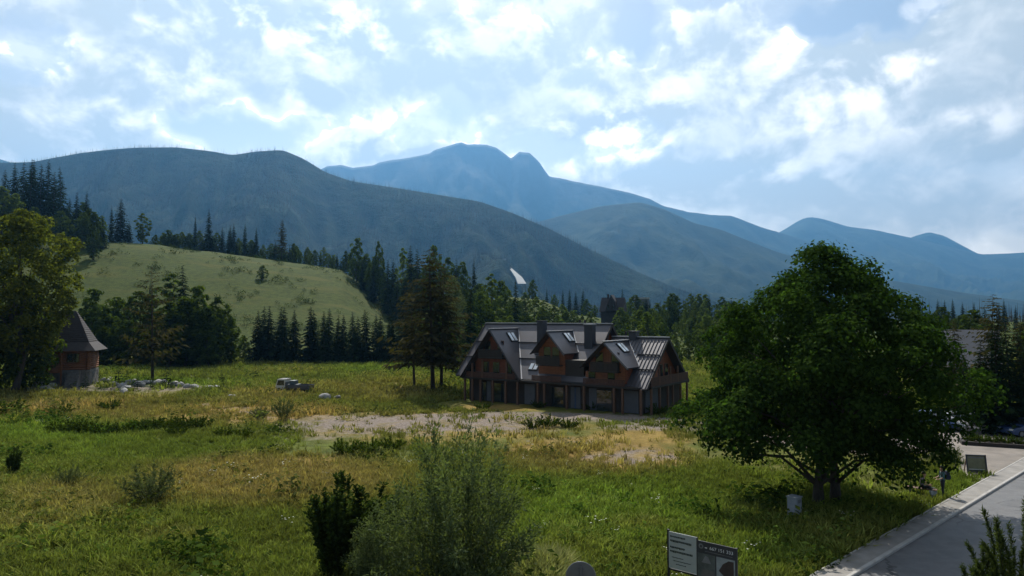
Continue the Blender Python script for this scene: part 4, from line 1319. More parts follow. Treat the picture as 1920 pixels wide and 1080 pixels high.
roof.add(A + B + T, [(0, 1, 5, 4), (1, 2, 6, 5), (2, 3, 7, 6), (3, 0, 4, 7), (4, 5, 9, 8), (5, 6, 9), (6, 7, 8, 9), (7, 4, 8), (3, 2, 1, 0)])
ro = roof.build('roof', shingle_m, cabin)
sh = MB()
for i in range(16):      # courses of shingles, each a little proud of the one above
    t = i / 16
    for P0, P1, Q0, Q1 in ((B[0], B[1], T[0], T[1]), (B[1], B[2], T[1], T[1])):
        lerp = lambda a, b, t: np.array(a) * (1 - t) + np.array(b) * t
        a, b = lerp(P0, Q0, t), lerp(P1, Q1, t); a2, b2 = lerp(P0, Q0, min(1, t + .075)), lerp(P1, Q1, min(1, t + .075))
        nn = np.cross(b - a, a2 - a); nn = nn / np.linalg.norm(nn)
        if nn[2] < 0: nn = -nn
        n_ = max(2, int(np.linalg.norm(b - a) / .5))
        for k_ in range(n_):
            u0, u1 = k_ / n_ + .004, (k_ + 1) / n_ - .004
            q = [a * (1 - u0) + b * u0 + nn * .09, a * (1 - u1) + b * u1 + nn * .09, a2 * (1 - u1) + b2 * u1 + nn * .02, a2 * (1 - u0) + b2 * u0 + nn * .02]
            sh.add(q + [a * (1 - u0) + b * u0 + nn * .01, a * (1 - u1) + b * u1 + nn * .01], [(0, 1, 2, 3), (4, 5, 1, 0)])
tag(sh.build('shingle', shingle_m, ro), kind='stuff')
MB().bar((-2.6, -3.4, 9.2), (-.9, -3.6, 6.5), .12, .25).bar((-2.6, -3.4, 9.2), (-4.2, -3.6, 6.5), .12, .25).build('barge_board', timber_light, ro)
MB().prism([(-2.6, -3.3, 9.0), (-1.05, -3.3, 6.5), (-4.1, -3.3, 6.5)], (0, 2.6, 0)).build('dormer', shingle_m, ro)
wf = MB().box(.35, 2.0, -3.10, -2.98, 3.35, 4.75).build('window', post_wood, cabin)
for a in (.45, 1.22): MB().box(a, a + .68, -3.125, -3.105, 3.45, 4.65).build('pane', glass, wf)
MB().box(-2.9, -.25, -4.0, -3.1, 2.0, 2.18).build('porch_floor', timber_light, cabin)
MB().box(-2.9, -.25, -4.0, -3.92, 2.18, 3.05).build('porch_railing', log_m, cabin)
MB().box(-.2, .02, -4.0, -3.8, -.2, 5.2).build('post', log_m, cabin)
st = MB()
for i in range(7): st.box(.6, 2.2, -3.2 - (7 - i) * .32, -3.2 - (6 - i) * .32, -.3, .32 * (i + 1))
st.build('steps', stone_m, cabin)


def stone_mesh(seed, flat=.6):
    import bmesh
    bm = bmesh.new(); bmesh.ops.create_icosphere(bm, subdivisions=2, radius=.5)
    r = np.random.RandomState(seed); ks = r.normal(size=(5, 3)) * 2.2; ph = r.uniform(0, 6, 5)
    for v in bm.verts:
        p = np.array(v.co); f = 1 + .14 * sum(math.sin(p.dot(k_) * 2 + q) for k_, q in zip(ks, ph)) / 2
        v.co = Vector(p * f * np.array([1.1, .9, flat]))
    me = bpy.data.meshes.new('stone'); bm.to_mesh(me); bm.free()
    return me


STN = [stone_mesh(i) for i in range(4)]
for m_ in STN: m_.materials.append(pale_stone)
r6 = random.Random(11)
spots = [(72, 730, 1.4), (84, 733, 1.0), (95, 728, 1.1), (118, 722, 1.1), (128, 720, .8), (152, 717, 1.0), (178, 716, .9), (186, 721, .7), (196, 718, 1.0), (206, 714, .9), (213, 722, .8), (228, 728, 1.0), (236, 731, .9), (243, 721, 1.1), (252, 718, .8), (262, 724, 1.0),
         (270, 721, .9), (281, 720, .8), (296, 722, 1.1), (306, 720, .9), (317, 724, .7), (328, 723, 1.0), (338, 724, .8), (352, 727, .7), (366, 728, .8), (392, 730, .8), (406, 729, .7), (232, 738, .9)]
for i, (px, py, s) in enumerate(sorted(spots)):
    p = ground_at(px, py)
    o = link('stone', STN[i % 4], None, (p.x, p.y, p.z + .26 * s))
    o.rotation_euler = (r6.uniform(-.2, .2), r6.uniform(-.2, .2), r6.uniform(0, 6.28)); o.scale = (s * 1.7, s * 1.2, s * 1.5)
    tag(o, '%s pale stone from the left in the rock garden in front of the log cabin' % ORD[i], 'stone', 'pale stones of the rock garden')
plants = [(176, 712, 700), (185, 716, 692), (199, 712, 690), (222, 720, 682), (238, 716, 690), (258, 728, 700), (270, 716, 694), (286, 730, 708), (312, 726, 684), (322, 730, 712), (341, 722, 698), (366, 718, 704), (415, 716, 694), (440, 720, 704), (463, 722, 705), (479, 712, 690), (160, 730, 700)]
for i, (px, by, ty) in enumerate(sorted(plants)):
    p = ground_at(px, by)
    plant('sapling', p, max(.9, z_top(ty, p.y) - p.z), 1.25, None, '%s little spruce from the left in the rock garden by the log cabin' % ORD[i], 'shrub', 'little spruces of the rock garden')

# ------------------------------------------------------------------ far buildings
dp = at_depth(1150, 262)
dh = empty('timber_house', (dp.x, dp.y, dp.z), R(-20), 'far dark timber house with stepped gables among the trees beyond the guest house', 'house')
zt = z_top(553, 262) - dp.z
dh.scale = (.66, .8, 1.0)
dark_far = simple_mat('blackened old timber', (.030, .024, .024), .8, .25, 1.0)
MB().box(-6, 6, -4.5, 4.5, -1, zt * .52).build('wall', dark_far, dh)
MB().prism([(-6.8, -5.2, zt * .50), (-6.8, 5.2, zt * .50), (-6.8, 0, zt * .92)], (13.6, 0, 0)).build('roof', dark_far, dh)
MB().prism([(-3.2, -6.0, zt * .52), (3.4, -6.0, zt * .52), (2.4, -6.0, zt * .80), (.1, -6.0, zt)], (0, 7.0, 0)).build('front_gable', dark_far, dh)
MB().box(-3.4, -2.4, -.5, .5, zt * .8, zt * 1.02).build('chimney', dark_far, dh)
for a in (3.9, 5.0):
    wf = MB().box(a, a + .8, -4.62, -4.51, zt * .28, zt * .40).build('window', white_panel, dh)
    MB().box(a + .08, a + .72, -4.65, -4.625, zt * .29, zt * .39).build('pane', glass, wf)
for a in (-2.0, 1.0):
    wf = MB().box(a, a + 1.0, -6.12, -6.01, zt * .58, zt * .70).build('window', dark_wood, dh)
    MB().box(a + .1, a + .9, -6.15, -6.125, zt * .59, zt * .69).build('pane', glass, wf)
wp = at_depth(1203, 410)
wh = empty('white_building', (wp.x, wp.y, wp.z), R(5), 'small pale flat-roofed building far behind the dark timber house', 'building')
MB().box(-3.6, 3.6, -3, 3, -1, z_top(560, 410) - wp.z - .3).build('wall', white_panel, wh)
MB().box(-3.9, 3.9, -3.3, 3.3, z_top(560, 410) - wp.z - .3, z_top(558, 410) - wp.z).build('roof', roof_trim, wh)
gp = at_depth(1782, 100)
gh = empty('grey_roofed_house', (gp.x, gp.y, gp.z), R(-28), 'house with a plain grey roof half hidden behind the maple', 'house')
zg = z_top(618, 100)
MB().box(-5, 5, -4, 4, -.3, 3.4).build('wall', plaster, gh)
MB().prism([(-5.7, -4.8, 3.1), (-5.7, 4.8, 3.1), (-5.7, 0, zg)], (11.4, 0, 0)).build('roof', simple_mat('mid grey tin roof', (.12, .12, .13), .5, .15, 1, metal=.2), gh)
wf = MB().box(-3, -1.6, -4.12, -4.01, 1, 2.4).build('window', white_panel, gh)
MB().box(-2.9, -1.7, -4.15, -4.125, 1.1, 2.3).build('pane', glass, wf)
# the ski jump on the wooded hill
jump_m = simple_mat('pale concrete landing slope', (.22, .23, .23), .8, .12, .05)
jd = 1000.0
ja, jb, jc, jdn = [Vector((*(pix_dir(px, py) * D + np.array([0, 0, CAM_H])),)) for px, py, D in ((946, 492, 2010), (962, 508, 1900), (973, 520, 1830), (979, 532, 1780))]
jump = empty('ski_jump', jdn, 0, 'white ski jump slope on the wooded hill behind the trees', 'ski jump')
sl = MB()
for a, b, wa, wb in ((ja, jb, 2.6, 5.0), (jb, jc, 5.0, 9.0), (jc, jdn, 9.0, 11)):
    a, b = a - jdn, b - jdn
    for p, q, w0, w1 in ((a, b, wa, wb),):
        ex = np.array([1, .18, 0])
        p, q = np.array(p), np.array(q)
        sl.add([p - ex * w0, p + ex * w0, q + ex * w1, q - ex * w1, p - ex * w0 + (0, 0, -4), p + ex * w0 + (0, 0, -4), q + ex * w1 + (0, 0, -4), q - ex * w1 + (0, 0, -4)],
               [(0, 1, 2, 3), (4, 7, 6, 5), (0, 3, 7, 4), (1, 5, 6, 2)])
sl.build('landing_slope', jump_m, jump)
tw = MB()
t0 = np.array(ja - jdn)
for dx in (-4, 4):
    for dy in (-4, 4): tw.bar(t0 + (dx, dy + 12, -30), t0 + (dx * .6, dy * .6 + 12, 9), .9, .9)
tw.obox(t0 + (0, 12, 10), (4.5, 0, 0), (0, 4.5, 0), (0, 0, 1.6))
tw.bar(t0 + (0, 11, 8), t0 + (0, 1, 0), 3.2, .8)
tw.build('start_tower', roof_trim, jump)

# ------------------------------------------------------------------ vehicles
rubber = simple_mat('black rubber', (.012, .012, .012), .8, .2, 6)
rim_m = simple_mat('grey steel rim', (.25, .25, .26), .4, .1, 4, metal=.6)
lamp_m = glass_mat('headlight glass', (.5, .5, .5), .1)
tail_m = glass_mat('red lamp glass', (.25, .01, .01), .2)


def paint(name, c):
    m, n = new_mat(name)
    p = n.n('ShaderNodeBsdfPrincipled', {'Base Color': c, 'Roughness': .35, 'Coat Weight': .7, 'Coat Roughness': .05})
    out(n, p)
    return m


def wheel(parent, x, y, r, w):
    t = MB().tube([(x, y - w / 2, r), (x, y + w / 2, r)], r, 18).build('wheel', rubber, parent)
    MB().tube([(x, y - w / 2 - .01, r), (x, y + w / 2 + .01, r)], r * .62, 14).build('rim', rim_m, t)


def car(loc, rz, col, label, L=4.2, W=1.75, H=1.46, hatch=True):
    c = empty('parked_car', loc, rz, label, 'car', 'cars parked under the spruces')
    h = L / 2; w = W / 2
    prof = [(-h, .35), (-h, .78), (-h + .12, .90), (-h + (.25 if hatch else .9), .93), (-h + (.62 if hatch else 1.25), H - .03), (-h + 1.3, H), (h - 1.95, H - .03), (h - 1.15, .94), (h - .25, .80), (h, .62), (h, .30), (h - .3, .22), (-h + .3, .22)]
    b = MB()
    V = []
    for sg, k_ in ((-1, 1.0), (1, 1.0)):
        V += [(x, sg * w * (1.0 if z < .95 else .80), z) for x, z in prof]
    n_ = len(prof)
    b.add(V, [tuple(range(n_)), tuple(reversed(range(n_, 2 * n_)))] + [(i, n_ + i, n_ + (i + 1) % n_, (i + 1) % n_) for i in range(n_)])
    body = b.build('body', col, c)
    bv = body.modifiers.new('bevel', 'BEVEL'); bv.width = .05; bv.segments = 2; bv.limit_method = 'ANGLE'
    x0, x1 = -h + (.62 if hatch else 1.25), h - 1.95
    for sg in (-1, 1):
        y = sg * (w * .885 + .012)
        MB().prism([(x0 - .12, sg * (w * .95), 1.0), (x1 + .62, sg * (w * .95), 1.0), (x1 + .02, sg * (w * .83), H - .12), (x0 + .12, sg * (w * .83), H - .12)], (0, sg * .02, 0)).build('side_window', glass, c)
        MB().box(h - .12, h + .012, sg * w * .72 - .16, sg * w * .72 + .16, .58, .72).build('headlight', lamp_m, c)
        MB().box(-h - .012, -h + .1, sg * w * .78 - .12, sg * w * .78 + .12, .62, .82).build('tail_light', tail_m, c)
        MB().box(x1 + .35, x1 + .5, min(sg * w, sg * (w + .16)), max(sg * w, sg * (w + .16)), .95, 1.06).build('wing_mirror', col, c)
    MB().prism([(h - 1.25, -w * .74, 1.00), (h - 1.25, w * .74, 1.00), (h - 1.88, w * .68, H - .06), (h - 1.88, -w * .68, H - .06)], (.03, 0, .03)).build('windscreen', glass, c)
    xr = -h + (.25 if hatch else .9)
    MB().prism([(xr + .02, -w * .74, 1.00), (xr + .02, w * .74, 1.00), (xr + .32, w * .68, H - .10), (xr + .32, -w * .68, H - .10)], (-.03, 0, .02)).build('rear_window', glass, c)
    for sx in (-1, 1):
        for sy in (-1, 1): wheel(c, sx * (h - .78), sy * (w - .09), .31, .2)
    return c


pw, pb, pg, ps = paint('white car paint', (.62, .62, .61)), paint('dark blue car paint', (.03, .06, .16)), paint('silver car paint', (.42, .43, .44)), paint('black car paint', (.02, .02, .022))
for px, py, rz, col, lab, hb in ((1836, 806, -100, pw, 'white hatchback parked in the shade under the spruces', True), (1790, 805, -80, pg, 'silver estate car parked left of the white hatchback', False),
                                 (1880, 806, -95, ps, 'black car parked right of the white hatchback', True), (1924, 818, 190, pb, 'dark blue car parked across the yard at the right edge', False), (1752, 803, -88, pb, 'blue car almost hidden behind the maple branches', True)):
    p = ground_at(px, py)
    car((p.x, p.y, p.z + .05), R(rz), col, lab, hatch=hb)

tp = ground_at(552, 738)
truck = empty('flatbed_truck', tp, R(172), 'old flatbed truck with a white cab standing in the meadow', 'truck')
tw_m = paint('off white truck paint', (.5, .49, .46)); tb_m = paint('dark blue truck bed', (.035, .045, .075))
cb = MB().prism([(.9, -.85, .45), (2.2, -.85, .45), (2.2, -.85, 1.15), (1.95, -.85, 1.95), (.9, -.85, 1.95)], (0, 1.7, 0)).build('cab', tw_m, truck)
MB().prism([(2.22, -.74, 1.2), (2.22, .74, 1.2), (2.0, .74, 1.82), (2.0, -.74, 1.82)], (.02, 0, .01)).build('windscreen', glass, truck)
for sg in (-1, 1):
    MB().prism([(1.05, sg * .852, 1.15), (2.05, sg * .852, 1.15), (1.88, sg * .852, 1.8), (1.05, sg * .852, 1.8)], (0, sg * .012, 0)).build('side_window', glass, truck)
    MB().box(2.19, 2.23, sg * .62 - .13, sg * .62 + .13, .62, .82).build('headlight', lamp_m, truck)
    MB().box(-2.3, .8, sg * .9 - .03, sg * .9 + .03, .78, 1.2).build('side_board', tb_m, truck)
    for wx in (1.5, -1.5): wheel(truck, wx, sg * .76, .36, .2)
MB().box(-2.3, .85, -.88, .88, .62, .78).build('bed', tb_m, truck)
MB().box(-2.36, -2.3, -.9, .9, .78, 1.2).build('tail_board', tb_m, truck)
MB().box(.78, .86, -.9, .9, .78, 1.55).build('headboard', tb_m, truck)
mx = truck.matrix_basis
crate_m = simple_mat('grey blue plastic', (.05, .075, .085), .6, .25, 4)
for i, (x, z) in enumerate(((.35, .785), (-.35, .785), (.1, 1.26))):
    c = empty('crate', tp + Vector((-x * math.cos(R(-8)), x * .14, z)), R(172), ('grey-green crate behind the truck cab, under the top one', 'grey-green crate on the truck bed, farther from the cab', 'topmost grey-green crate on the truck bed')[i], 'crate', 'crates on the truck bed')
    cb = MB()
    cb.box(-.32, .32, -.6, .6, 0, .05)
    for q in (-1, 1):
        cb.box(q * .31 - .02, q * .31 + .02, -.6, .6, .05, .44); cb.box(-.29, .29, q * .59 - .02, q * .59 + .02, .05, .44)
    cb.build('body', crate_m, c)
    MB().box(-.34, .34, -.62, .62, .445, .47).build('lid', crate_m, c)
for px, py, s, fl, lab, mt in ((607, 752, 1.35, .9, 'pale rounded boulder in the meadow right of the truck', pale_stone), (632, 750, .9, .8, 'grey-brown boulder right of the pale one', stone_m), (434, 748, 1.0, .7, 'small pale boulder left of the truck', pale_stone), (978, 752, 1.3, .5, 'pale heap of rubble in front of the guest house', pale_stone)):
    p = ground_at(px, py)
    me = stone_mesh(px, fl); me.materials.append(mt)
    o = link('boulder', me, None, (p.x, p.y, p.z + .28 * s)); o.scale = (s, s, s); tag(o, lab, 'boulder')

# ------------------------------------------------------------------ signs and street furniture
print_white = simple_mat('grey white printed board', (.34, .36, .345), .55, .06, 2)
print_dark = simple_mat('charcoal printed board', (.030, .030, .036), .5, .1, 2)
ink = simple_mat('dark green ink', (.02, .03, .025), .6, .05, 2)
ink_white = simple_mat('white ink', (.60, .60, .60), .6, .05, 2)
ink_grey = simple_mat('grey ink', (.15, .15, .155), .6, .3, 3)


def text(name, body, size, mat, parent, loc, rot, w=None):
    cu = bpy.data.curves.new(name, 'FONT'); cu.body = body; cu.size = size; cu.extrude = .002; cu.align_x = 'LEFT'
    t = bpy.data.objects.new(name, cu); COL.objects.link(t)
    dg = bpy.context.evaluated_depsgraph_get()
    me = bpy.data.meshes.new_from_object(t.evaluated_get(dg)); me.materials.clear(); me.materials.append(mat)
    bpy.data.objects.remove(t)
    o = link(name, me, parent, loc); o.rotation_euler = rot
    if w: 
        bw = max(v.co.x for v in me.vertices); o.scale = (w / bw, 1, 1)
    return o


D0, D1 = 24.7, 23.1
pL, pR = Vector(((1249 - 960) / FPX * D0, D0, 0)), Vector(((1374 - 960) / FPX * D1, D1, 0))
SW = (pR - pL).length
sa = math.atan2(pR.y - pL.y, pR.x - pL.x)
zb_ = float(ter(pL.x, pL.y))
sign = empty('advertising_board', (pL.x, pL.y, zb_), sa, 'two-part advertising board with phone number on black posts in the grass', 'sign')
ZT = z_top(994, D0) - zb_
for x in (0.0, SW):
    MB().box(x - .035, x + .035, -.03, .04, -.3, ZT + (.03 if x == 0 else -.10)).build('post', black_metal, sign)
x_m = SW * .445
lp = MB().box(.04, x_m - .01, -.05, -.02, ZT - 1.26, ZT - .02).build('left_panel', print_white, sign)
rp = MB().box(x_m + .01, SW + .05, -.06, -.02, ZT - 1.55, ZT - .10).build('right_panel', print_dark, sign)
MB().box(x_m - .01, x_m + .01, -.055, .03, -.2, ZT - .03).box(0.036, SW - .036, -.02, .02, ZT - 1.35, ZT - 1.29).build('frame', black_metal, sign)
ry = -.054
rows_ = [(ZT - .14, .62, .06, 0), (ZT - .28, .84, .075, 0), (ZT - .50, .60, .07, 0), (ZT - .64, .88, .075, 0), (ZT - .86, .52, .03, .06), (ZT - .97, .80, .03, .1), (ZT - 1.08, .60, .03, .2)]
rr_ = random.Random(3)
for z, wd, hh, off in rows_:
    m = MB(); x = .09 + off * x_m; xe = .06 + wd * (x_m - .1) + off * .2 * x_m
    while x < xe:
        l = rr_.uniform(.03, .055); m.box(x, min(x + l, xe), ry, ry + .003, z - hh * rr_.uniform(.75, 1), z); x += l + .010
    m.build('text_line', ink, lp)
ry2 = -.064
text('phone_number', '667 151 333', .15, ink_white, rp, (x_m + (SW - x_m) * .34, ry2, ZT - .33), (R(90), 0, 0), (SW - x_m) * .60)
MB().box(x_m + .30, x_m + .38, ry2, ry2 + .003, ZT - .31, ZT - .28).build('dash', ink_white, rp)
MB().tube([(x_m + .16, ry2, ZT - .27), (x_m + .16, ry2 + .003, ZT - .27)], .085, 20).build('logo_disc', ink_grey, rp)
MB().box(x_m + .125, x_m + .195, ry2 - .004, ry2 - .001, ZT - .31, ZT - .235).build('logo_mark', print_dark, rp)
MB().box(x_m + .3, SW - .1, ry2, ry2 + .003, ZT - .42, ZT - .405).build('text_line', ink_grey, rp)
xm2 = x_m + (SW - x_m) * .5
pic = MB().box(x_m + .03, xm2 - .02, ry2, ry2 + .003, ZT - 1.5, ZT - .50).build('photo_print', simple_mat('dull printed photo', (.075, .085, .08), .6, .4, 3), rp)
MB().add([(x_m + .18, ry2 - .002, ZT - .80), (x_m + .52, ry2 - .002, ZT - .80), (x_m + .42, ry2 - .002, ZT - .60), (x_m + .32, ry2 - .002, ZT - .56)], [(0, 1, 2, 3)]).build('house_print', ink_grey, rp)
MB().add([(x_m + .05, ry2 - .002, ZT - 1.46), (xm2 - .05, ry2 - .002, ZT - 1.46), (xm2 - .05, ry2 - .002, ZT - 1.02), (x_m + .22, ry2 - .002, ZT - 1.02)], [(0, 1, 2, 3)]).build('ground_print', simple_mat('grey brown print', (.10, .09, .085), .6, .3, 3), rp)
pic2 = MB().box(xm2 + .02, SW - .02, ry2, ry2 + .003, ZT - 1.5, ZT - .50).build('photo_print', simple_mat('pale printed photo', (.22, .24, .24), .6, .3, 2), rp)
MB().add([(xm2 + .10, ry2 - .002, ZT - .95), (xm2 + .25, ry2 - .002, ZT - .70), (xm2 + .45, ry2 - .002, ZT - .56), (SW - .06, ry2 - .002, ZT - .56), (SW - .06, ry2 - .002, ZT - 1.0), (xm2 + .30, ry2 - .002, ZT - 1.1)], [(0, 1, 2, 3, 4, 5)]).build('house_print', simple_mat('dark red brown print', (.04, .025, .022), .6, .3, 3), rp)

rp_ = Vector(((1087 - 960) / FPX * 21.8, 21.8, 0)); rz_ = z_top(1054, 21.8)
rs_ = empty('round_sign', (rp_.x, rp_.y, 0), R(-8), 'back of a round traffic sign on a post at the bottom edge', 'sign')
grey_metal = simple_mat('grey galvanised back', (.13, .135, .15), .5, .12, 4, metal=.3)
MB().tube([(0, .0, rz_ - .46), (0, .025, rz_ - .46)], .46, 36).build('disc', grey_metal, rs_)
MB().tube([(.465 * math.cos(a * R(7.5)), .012, rz_ - .46 + .465 * math.sin(a * R(7.5))) for a in range(49)], .014, 6, False).build('rim', rim_m, rs_)
MB().tube([(0, -.05, -.3), (0, -.05, rz_ - .12)], .035, 10).build('post', grey_metal, rs_)
for z in (-.25, -.7): MB().box(-.12, .12, -.03, -.005, rz_ + z - .02, rz_ + z + .02).build('bracket', grey_metal, rs_)

ap = ground_at(1833, 890)
ab = empty('pavement_board', ap, R(-12), 'leaning dark framed notice board standing on the gravel beside the pavement', 'sign')
tilt = .22
fr = MB()
for a, b in (((-.55, 0, .05), (-.55, tilt, 1.22)), ((.55, 0, .05), (.55, tilt, 1.22))): fr.bar(a, b, .07, .06, (0, 1, .2))
for z in (.1, 1.18): fr.bar((-.55, tilt * z / 1.2, z), (.55, tilt * z / 1.2, z), .07, .07)
fr.build('frame', simple_mat('dark painted frame', (.03, .032, .045), .5, .2, 3), ab)
q = lambda z: (tilt * z / 1.2) + .012
MB().add([(-.51, q(.14), .14), (.51, q(.14), .14), (.51, q(1.14), 1.14), (-.51, q(1.14), 1.14), (-.51, q(.14) + .02, .14), (.51, q(.14) + .02, .14), (.51, q(1.14) + .02, 1.14), (-.51, q(1.14) + .02, 1.14)],
         [(0, 1, 2, 3), (4, 7, 6, 5), (0, 4, 5, 1), (1, 5, 6, 2), (2, 6, 7, 3), (3, 7, 4, 0)]).build('panel', simple_mat('olive printed panel', (.17, .17, .10), .6, .25, 2), ab)
for z0, z1, mt in ((1.0, 1.08, ink_grey), (.16, .28, print_dark), (.30, .34, ink_white)):
    MB().add([(-.45, q(z0) - .006, z0), (.45, q(z0) - .006, z0), (.45, q(z1) - .006, z1), (-.45, q(z1) - .006, z1)], [(0, 1, 2, 3)]).build('printed_band', mt, ab)
for x in (-.5, .5): MB().bar((x, tilt + .02, 1.15), (x, tilt + .5, .0), .05, .05).build('rear_leg', post_wood, ab)

up = ground_at(1490, 976)
ub = empty('utility_cabinet', (up.x, up.y, up.z), R(40), 'pale grey utility cabinet in the shade left of the maple trunks', 'cabinet')
cab_m = simple_mat('pale grey cabinet plastic', (.30, .32, .36), .6, .1, 3)
MB().box(-.25, .25, -.25, .25, -.1, .12).build('plinth', stone_m, ub)
MB().box(-.24, .24, -.24, .24, .12, 1.14).build('body', cab_m, ub)
MB().prism([(-.28, -.28, 1.14), (.28, -.28, 1.14), (.28, .28, 1.14), (-.28, .28, 1.14)], (0, 0, .06)).build('lid', cab_m, ub)
dr = MB().box(-.215, .215, -.262, -.241, .16, 1.10).build('door', cab_m, ub)
MB().box(.14, .17, -.28, -.263, .58, .70).build('handle', black_metal, dr)
for i in range(4): MB().box(-.15, .15, -.270, -.263, .92 + i * .04, .935 + i * .04).build('vent_slot', black_metal, dr)

bp = ground_at(1826, 828)
bn = empty('waste_bin', (bp.x, bp.y, bp.z + .05), R(10), 'dark wheeled waste bin at the edge of the gravel yard', 'bin')
MB().add([(-.32, -.3, .08), (.32, -.3, .08), (.32, .3, .08), (-.32, .3, .08), (-.4, -.38, 1.0), (.4, -.38, 1.0), (.4, .38, 1.0), (-.4, .38, 1.0)], [(3, 2, 1, 0), (0, 1, 5, 4), (1, 2, 6, 5), (2, 3, 7, 6), (3, 0, 4, 7), (4, 5, 6, 7)]).build('body', paint('dark bin plastic', (.025, .03, .045)), bn)
MB().prism([(-.42, -.42, 1.01), (.42, -.42, 1.01), (.42, .4, 1.10), (-.42, .4, 1.10)], (0, 0, .05)).build('lid', print_dark, bn)
for x in (-.3, .3): MB().tube([(x - .04, .3, .12), (x + .04, .3, .12)], .12, 12).build('wheel', rubber, bn)

# ------------------------------------------------------------------ people under the maple
skin_m = simple_mat('skin', (.42, .24, .16), .6, .08, 8)
def cloth(name, c): return simple_mat(name, c, .9, .2, 10, bump=.2, bscale=40)


def person(loc, rz, J, label, mats, extra=None):
    """J: joint -> (x, y, z, radius, material index, parent joint); one continuous skinned surface"""
    names = list(J)
    me = bpy.data.meshes.new('body')
    me.from_pydata([J[k][:3] for k in names], [(names.index(J[k][5]), names.index(k)) for k in names if J[k][5]], [])
    tmp = bpy.data.objects.new('body', me); COL.objects.link(tmp)
    md = tmp.modifiers.new('skin', 'SKIN'); md.use_smooth_shade = True
    for v, k in zip(me.skin_vertices[0].data, names):
        v.radius = (J[k][3], J[k][3]); v.use_root = not J[k][5]
    sb = tmp.modifiers.new('sub', 'SUBSURF'); sb.levels = 1; sb.render_levels = 1
    dg = bpy.context.evaluated_depsgraph_get()
    res = bpy.data.meshes.new_from_object(tmp.evaluated_get(dg))
    bpy.data.objects.remove(tmp)
    res.materials.clear()
    for m in mats: res.materials.append(m)
    segs = [(np.array(J[J[k][5]][:3]), np.array(J[k][:3]), J[k][4]) for k in names if J[k][5]]
    for p in res.polygons:
        c = np.array(p.center); best = 9; mi = 0
        for a, b, i in segs:
            t = np.clip((c - a).dot(b - a) / ((b - a).dot(b - a) + 1e-9), 0, 1)
            d = np.linalg.norm(c - a - t * (b - a))
            if d < best: best, mi = d, i
        p.material_index = mi; p.use_smooth = True
    e = empty('person', loc, rz, label, 'person')
    link('body', res, e)
    return e


def hair(parent, c, r, mat):
    import bmesh
    bm = bmesh.new(); bmesh.ops.create_icosphere(bm, subdivisions=2, radius=r)
    for v in list(bm.verts):
        if v.co.z < -.02 and v.co.x > -.02: bm.verts.remove(v)
    me = bpy.data.meshes.new('hair'); bm.to_mesh(me); bm.free(); me.materials.append(mat)
    o = link('hair', me, parent, c); o.scale = (1.1, .95, 1.12)


hair_m = simple_mat('dark hair', (.02, .014, .01), .7, .2, 20)
HAND = lambda J, s, w, d, par, mi: [J.update({'%s_f%d' % (s, i): (w[0] + d[0] * l, w[1] + d[1] * l + (i - 1.5) * .018, w[2] + d[2] * l, .008, mi, par)}) for i, l in enumerate((.085, .10, .095, .075))]
# standing: facing -x after the turn, weight on both legs, arms reaching forward a little
S = {'pelvis': (0, 0, .96, .125, 2, None), 'belly': (0, 0, 1.10, .125, 1, 'pelvis'), 'chest': (-.01, 0, 1.33, .14, 1, 'belly'), 'neck': (0, 0, 1.49, .055, 0, 'chest'), 'jaw': (.02, 0, 1.58, .075, 0, 'neck'), 'head': (.015, 0, 1.66, .095, 0, 'jaw'), 'crown': (.0, 0, 1.72, .07, 0, 'head'), 'nose': (.125, 0, 1.62, .014, 0, 'jaw')}
for s, y in (('l', 1), ('r', -1)):
    S.update({s + 'sho': (-.01, y * .19, 1.42, .062, 1, 'chest'), s + 'elb': (.06, y * .25, 1.15, .045, 1, s + 'sho'), s + 'wri': (.26, y * .20, 1.05, .03, 0, s + 'elb'), s + 'pal': (.33, y * .19, 1.05, .032, 0, s + 'wri'),
              s + 'thu': (.35, y * .15, 1.08, .011, 0, s + 'pal'),
              s + 'hip': (0, y * .10, .90, .095, 2, 'pelvis'), s + 'kne': (.03 * y, y * .11, .50, .062, 2, s + 'hip'), s + 'ank': (-.02 + .03 * y, y * .12, .09, .042, 2, s + 'kne'), s + 'toe': (.16 + .03 * y, y * .13, .035, .036, 3, s + 'ank')})
    HAND(S, s, (.33, y * .19, 1.05), (1, 0, -.25), s + 'pal', 0)
p1_ = ground_at(1768, 934)
st_p = person(p1_, R(168), S, 'person standing in a teal top with a dark backpack under the maple', [skin_m, cloth('teal shirt', (.07, .16, .17)), cloth('navy trousers', (.022, .028, .045)), cloth('dark shoes', (.02, .02, .02))])
hair(st_p, (-.005, 0, 1.685), .108, hair_m)
bk = empty('backpack', p1_, R(168), 'dark blue backpack worn by the standing person', 'backpack')
bm_ = cloth('dark blue backpack cloth', (.02, .03, .06))
bb = MB().prism([(-.15, -.15, 1.05), (-.15, .15, 1.05), (-.15, .14, 1.44), (-.15, .08, 1.50), (-.15, -.08, 1.50), (-.15, -.14, 1.44)], (-.18, 0, 0)).build('body', bm_, bk)
MB().box(-.385, -.335, -.11, .11, 1.08, 1.27).build('pocket', bm_, bk)
for y in (-.12, .12): MB().tube([(-.16, y, 1.44), (-.02, y, 1.505), (.10, y, 1.46), (.12, y, 1.32), (.02, y * 1.3, 1.14), (-.15, y, 1.10)], .018, 6).build('strap', bm_, bk)

